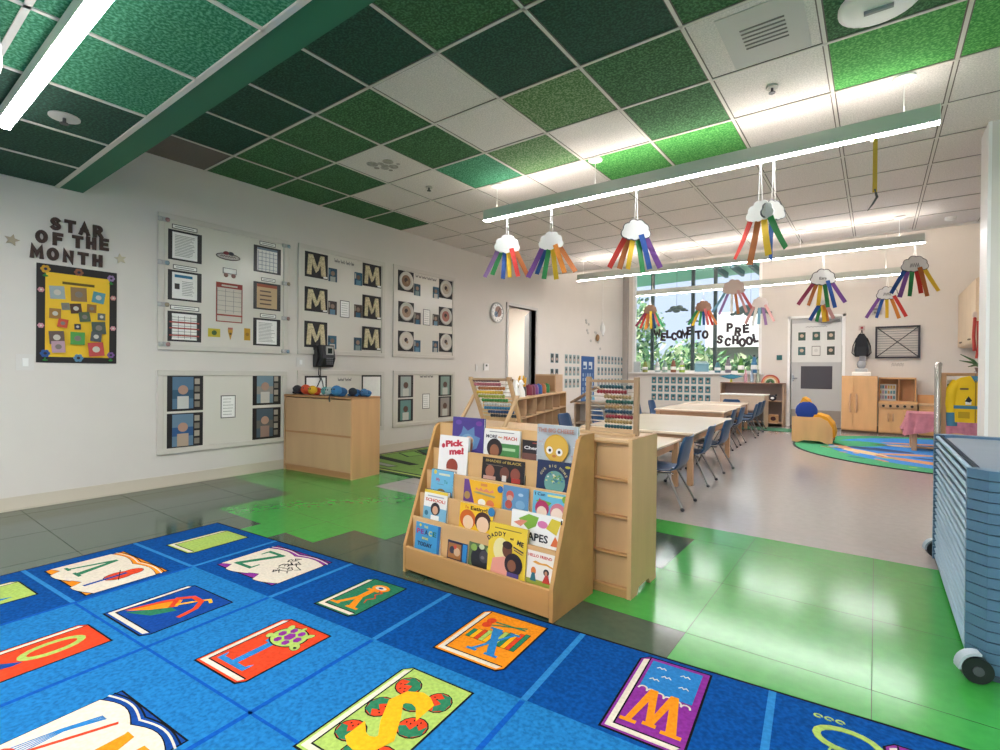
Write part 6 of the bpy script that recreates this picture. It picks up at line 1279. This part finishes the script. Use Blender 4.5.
# dress-up rack behind the cots with yellow garments
e = empty('dress_up_rack', (.78, 6.6, 0)); 
mb = MB(); mb.tube([(-.30, -.16, 0), (-.30, -.16, 1.13), (-.30, -.15, 1.16), (-.29, -.12, 1.17)], .027, mat('rack_post_metal', 'c9c4be', .25, metal=.8), 10); mb.build('post', e)
mb = MB(); mb.box(-.27, -.235, -.13, .1, 0, 1.09, C('d2a67c'), None, .004); mb.build('side_panel', e)
mb = MB(); mb.box(.46, .49, -.13, .1, 0, 1.09, C('d2a67c'), None, .004); mb.build('side_panel', e)
mb = MB(); mb.box(-.235, .46, -.045, .045, 1.06, 1.09, C('c99f78'), None, .004); mb.build('hanging_rail', e)
mb = MB(); mb.box(-.235, .46, -.1, .1, .05, .07, C('c99f78')); mb.build('bottom_shelf', e)
tag(e, 'wooden dress up rack with a shiny post behind the stacked cots', 'clothes rack')
YG = mat('yellow_garment', 'f2cb12', .6, .04, 8); BG = C('4f92b5', .7)
def garment(x, y, label, M2=None):
    e = empty('costume_jacket', (x, y, .62)); mb = MB()
    mb.prism([(-.15, 0), (-.14, .2), (-.16, .38), (-.10, .425), (-.04, .44), (0, .40), (.04, .44), (.10, .425), (.16, .38), (.14, .2), (.15, 0)], -.045, .035, YG, axis='y'); mb.build('body', e)
    for s_ in (-1, 1): mb = MB(); mb.tube([(s_*.12, 0, .385), (s_*.165, -.01, .30), (s_*.175, -.01, .17), (s_*.165, -.01, .08)], [.045, .05, .045, .04], YG, 10); mb.tube([(s_*.168, -.01, .09), (s_*.16, -.01, -.04)], [.042, .04], BG, 10); mb.build('sleeve', e)
    mb = MB(); mb.box(-.152, .152, -.052, .036, .13, .16, BG); mb.prism([(-.035, .44), (0, .37), (.035, .44)], -.05, -.04, BG, axis='y'); mb.build('trim_band', e)
    mb = MB(); mb.box(-.005, .005, -.05, -.046, .0, .40, C('c99f10')); mb.box(-.11, -.05, -.05, -.046, .31, .325, C('6a5a4a')); mb.box(.05, .11, -.05, -.046, .29, .30, C('a86a5a')); mb.box(-.07, -.03, -.054, -.046, .17, .22, WHITE); mb.prism([(-.075, .2), (-.05, .25), (-.025, .21), (-.04, .19)], -.057, -.05, BLACK, axis='y'); mb.box(.05, .09, -.054, -.046, .165, .2, C('5a5a48')); mb.box(-.12, -.04, -.05, -.046, .04, .1, C('d8b010')); mb.box(.04, .12, -.05, -.046, .04, .1, C('d8b010')); mb.build('patch', e)
    mb = MB(); mb.tube([(0, -.005, .42), (0, -.005, .455), (.012, -.005, .474), (0, -.015, .485), (-.012, -.015, .478)], .003, CHROME, 5); mb.build('hook', e)
    tag(e, label, 'costume', 'yellow costumes on the rack')
garment(.75, 6.50, 'yellow costume with blue trim hanging left on the dress up rack')
mb = MB(); mb.box(-.09, .09, -.004, .004, 0, .14, C('e8eae4')); mb.box(-.09, .09, -.006, -.004, .04, .10, C('2a8a5a')); tag(mb.build('costume_label', None, T(.66, 6.72, .88)), 'white and green striped cloth behind the yellow costume', 'cloth')
# wall cabinets on the right wall
e = empty('wall_cabinet', (1.33, 10.95, 1.56)); CBM = mat('cabinet_cream_maple', 'dcc9ac', .5, .03, 4); mb = MB(); mb.box(-.16, .165, -.93, 1.03, 0, .94, CBM); mb.build('body', e)
for k in range(4):
    y = -.92+.49*k; mb = MB(); mb.box(-.18, -.162, y, y+.48, .01, .93, CBM, None, .003); d_ = mb.build('door', e); mb = MB(); mb.cyl((-.18, y+(.43 if k % 2 == 0 else .05), .07), (-.205, y+(.43 if k % 2 == 0 else .05), .07), .012, C('8a7a68'), n=8); mb.build('knob', d_)
tag(e, 'pale wooden wall cabinets high on the right wall', 'cabinet')
mb = MB(); mb.box(-.04, .04, 0, .004, 0, .3, PAPER); tag(mb.build('taped_paper', None, T(1.27, 10.01, 1.95)), 'white paper taped on the end of the wall cabinet', 'paper')
mb = MB(); mb.tube([(0, 0, .55), (-.01, 0, .3), (0, 0, .1)], .018, C('c23a30'), 6); mb.tube([(.03, 0, .5), (.04, 0, .2), (.02, 0, .0)], .014, C('d0463a'), 6); mb.ball((0, 0, .58), (.03, .02, .05), C('e8d8c8'), 8); tag(mb.build('red_lanyard', None, T(1.05, 9.2, 1.30)), 'red lanyard hanging below the wall cabinets', 'lanyard')
e = empty('potted_plant', (.80, 6.60, 1.0905)); mb = MB(); mb.lathe([(.03, 0), (.045, .05), (.04, .05)], C('7a5a48'), n=12); mb.build('pot', e); mb = MB()
for k in range(9):
    a = k*.7; mb.tube([(0, 0, .05), (.06*math.cos(a), .04*math.sin(a), .08+.02*(k % 3)), (.16*math.cos(a), .09*math.sin(a), .06+.06*(k % 3))], [.008, .012, .003], C('3f6a3a' if k % 2 else '5a7a4a'), 6)
mb.build('foliage', e); tag(e, 'leafy green plant on top of the dress up rack', 'plant')

# ---------------------------------------------------------------- stacked cots
COT = mat('cot_blue_grey', '54748f', .38, .02, 3); COTR = mat('cot_rail_light', '93b4cb', .3); COTSHADE = mat('cot_gap_shade', '1f2c38', .6); COTS = mat('cot_sheet', '76828f', .5, .03, 6)
def make_cot():
    e = empty('stacking_cot', (0, 0, 0)); w_, L = .57, 1.42; c = .05
    def ring(a, z0, z1, m, b): return [(c+a, a), (w_-c-a, a), (w_-a, c+a), (w_-a, L-c-a), (w_-c-a, L-a), (c+a, L-a), (a, L-c-a), (a, c+a)]
    mb = MB(); mb.prism(ring(.05, 0, 0, 0, 0), .012, .02, COTS); mb.build('sleeping_sheet', e)
    mb = MB(); mb.tube([(.016, .05, .018), (.016, L-.05, .018)], .0095, COTR, 8); mb.box(.026, .03, .08, L-.08, .0, .034, COTSHADE); mb.build('side_rail', e)  # dark strip added behind the rail stands in for shade between the cots
    mb = MB(); mb.tube([(w_-.016, .05, .018), (w_-.016, L-.05, .018)], .0125, COTR, 8); mb.build('side_rail', e)
    for s_ in (0, 1):
        mb = MB(); ys = (lambda v: v) if s_ == 0 else (lambda v: L-v)
        o_ = [(0, .075), (0, c), (c, 0), (w_-c, 0), (w_, c), (w_, .075), (w_-.045, .085), (w_-.08, .05), (.08, .05), (.045, .085)]
        mb.prism([(a, ys(b)) for a, b in o_], .0, .0335, COT)
        for k in range(5): x = .12+.08*k; mb.box(x, x+.05, min(ys(-.004), ys(0)), max(ys(-.004), ys(0)), .008, .018, COT); 
        mb.build('end_frame', e)
    return e
ct = make_cot(); NCOT = 19; ZC0, DZC = .021, .0372
cl_ = ['bottom of the stack, resting on the dolly'] + ['layer %s from the bottom' % s for s in ('second', 'third', 'fourth', 'fifth', 'sixth', 'seventh', 'eighth', 'ninth', 'tenth', 'eleventh', 'twelfth', 'thirteenth', 'fourteenth', 'fifteenth', 'sixteenth', 'seventeenth')]+['second from the top', 'top of the stack with its sheet showing']
for k in range(NCOT):
    o = ct if k == 0 else copy_tree(ct); o.location = (.268, 2.42, ZC0+DZC*k); tag(o, 'blue grey stacking cot, '+cl_[k], 'cot', 'stacked cots at the right edge')
# raised rim on the topmost cot
e = empty('cot_dolly', (.268, 2.42, 0)); mb = MB(); mb.box(.06, .51, -.01, 1.43, .004, .019, C('4a5f70')); mb.build('platform', e)
for x in (.02, .53):
    for y in (-.04, 1.46):
        MW = T(x, y, 0, .25); mb = MB(); mb.cyl((0, -.016, .044), (0, .016, .044), .044, C('26282b', .4), n=24, M=MW); mb.cyl((0, -.02, .044), (0, .02, .044), .016, C('55595e'), n=12, M=MW); mb.prism([(.055*math.cos(t), .05+.055*math.sin(t)) for t in [PI*.45+PI*.6*k/8 for k in range(9)]]+[(.047*math.cos(t), .05+.047*math.sin(t)) for t in [PI*1.05-PI*.6*k/8 for k in range(9)]], -.02, .02, C('b9c6d0'), M=MW, axis='y'); mb.build('caster', e)
tag(e, 'wheeled dolly under the stacked cots', 'dolly')
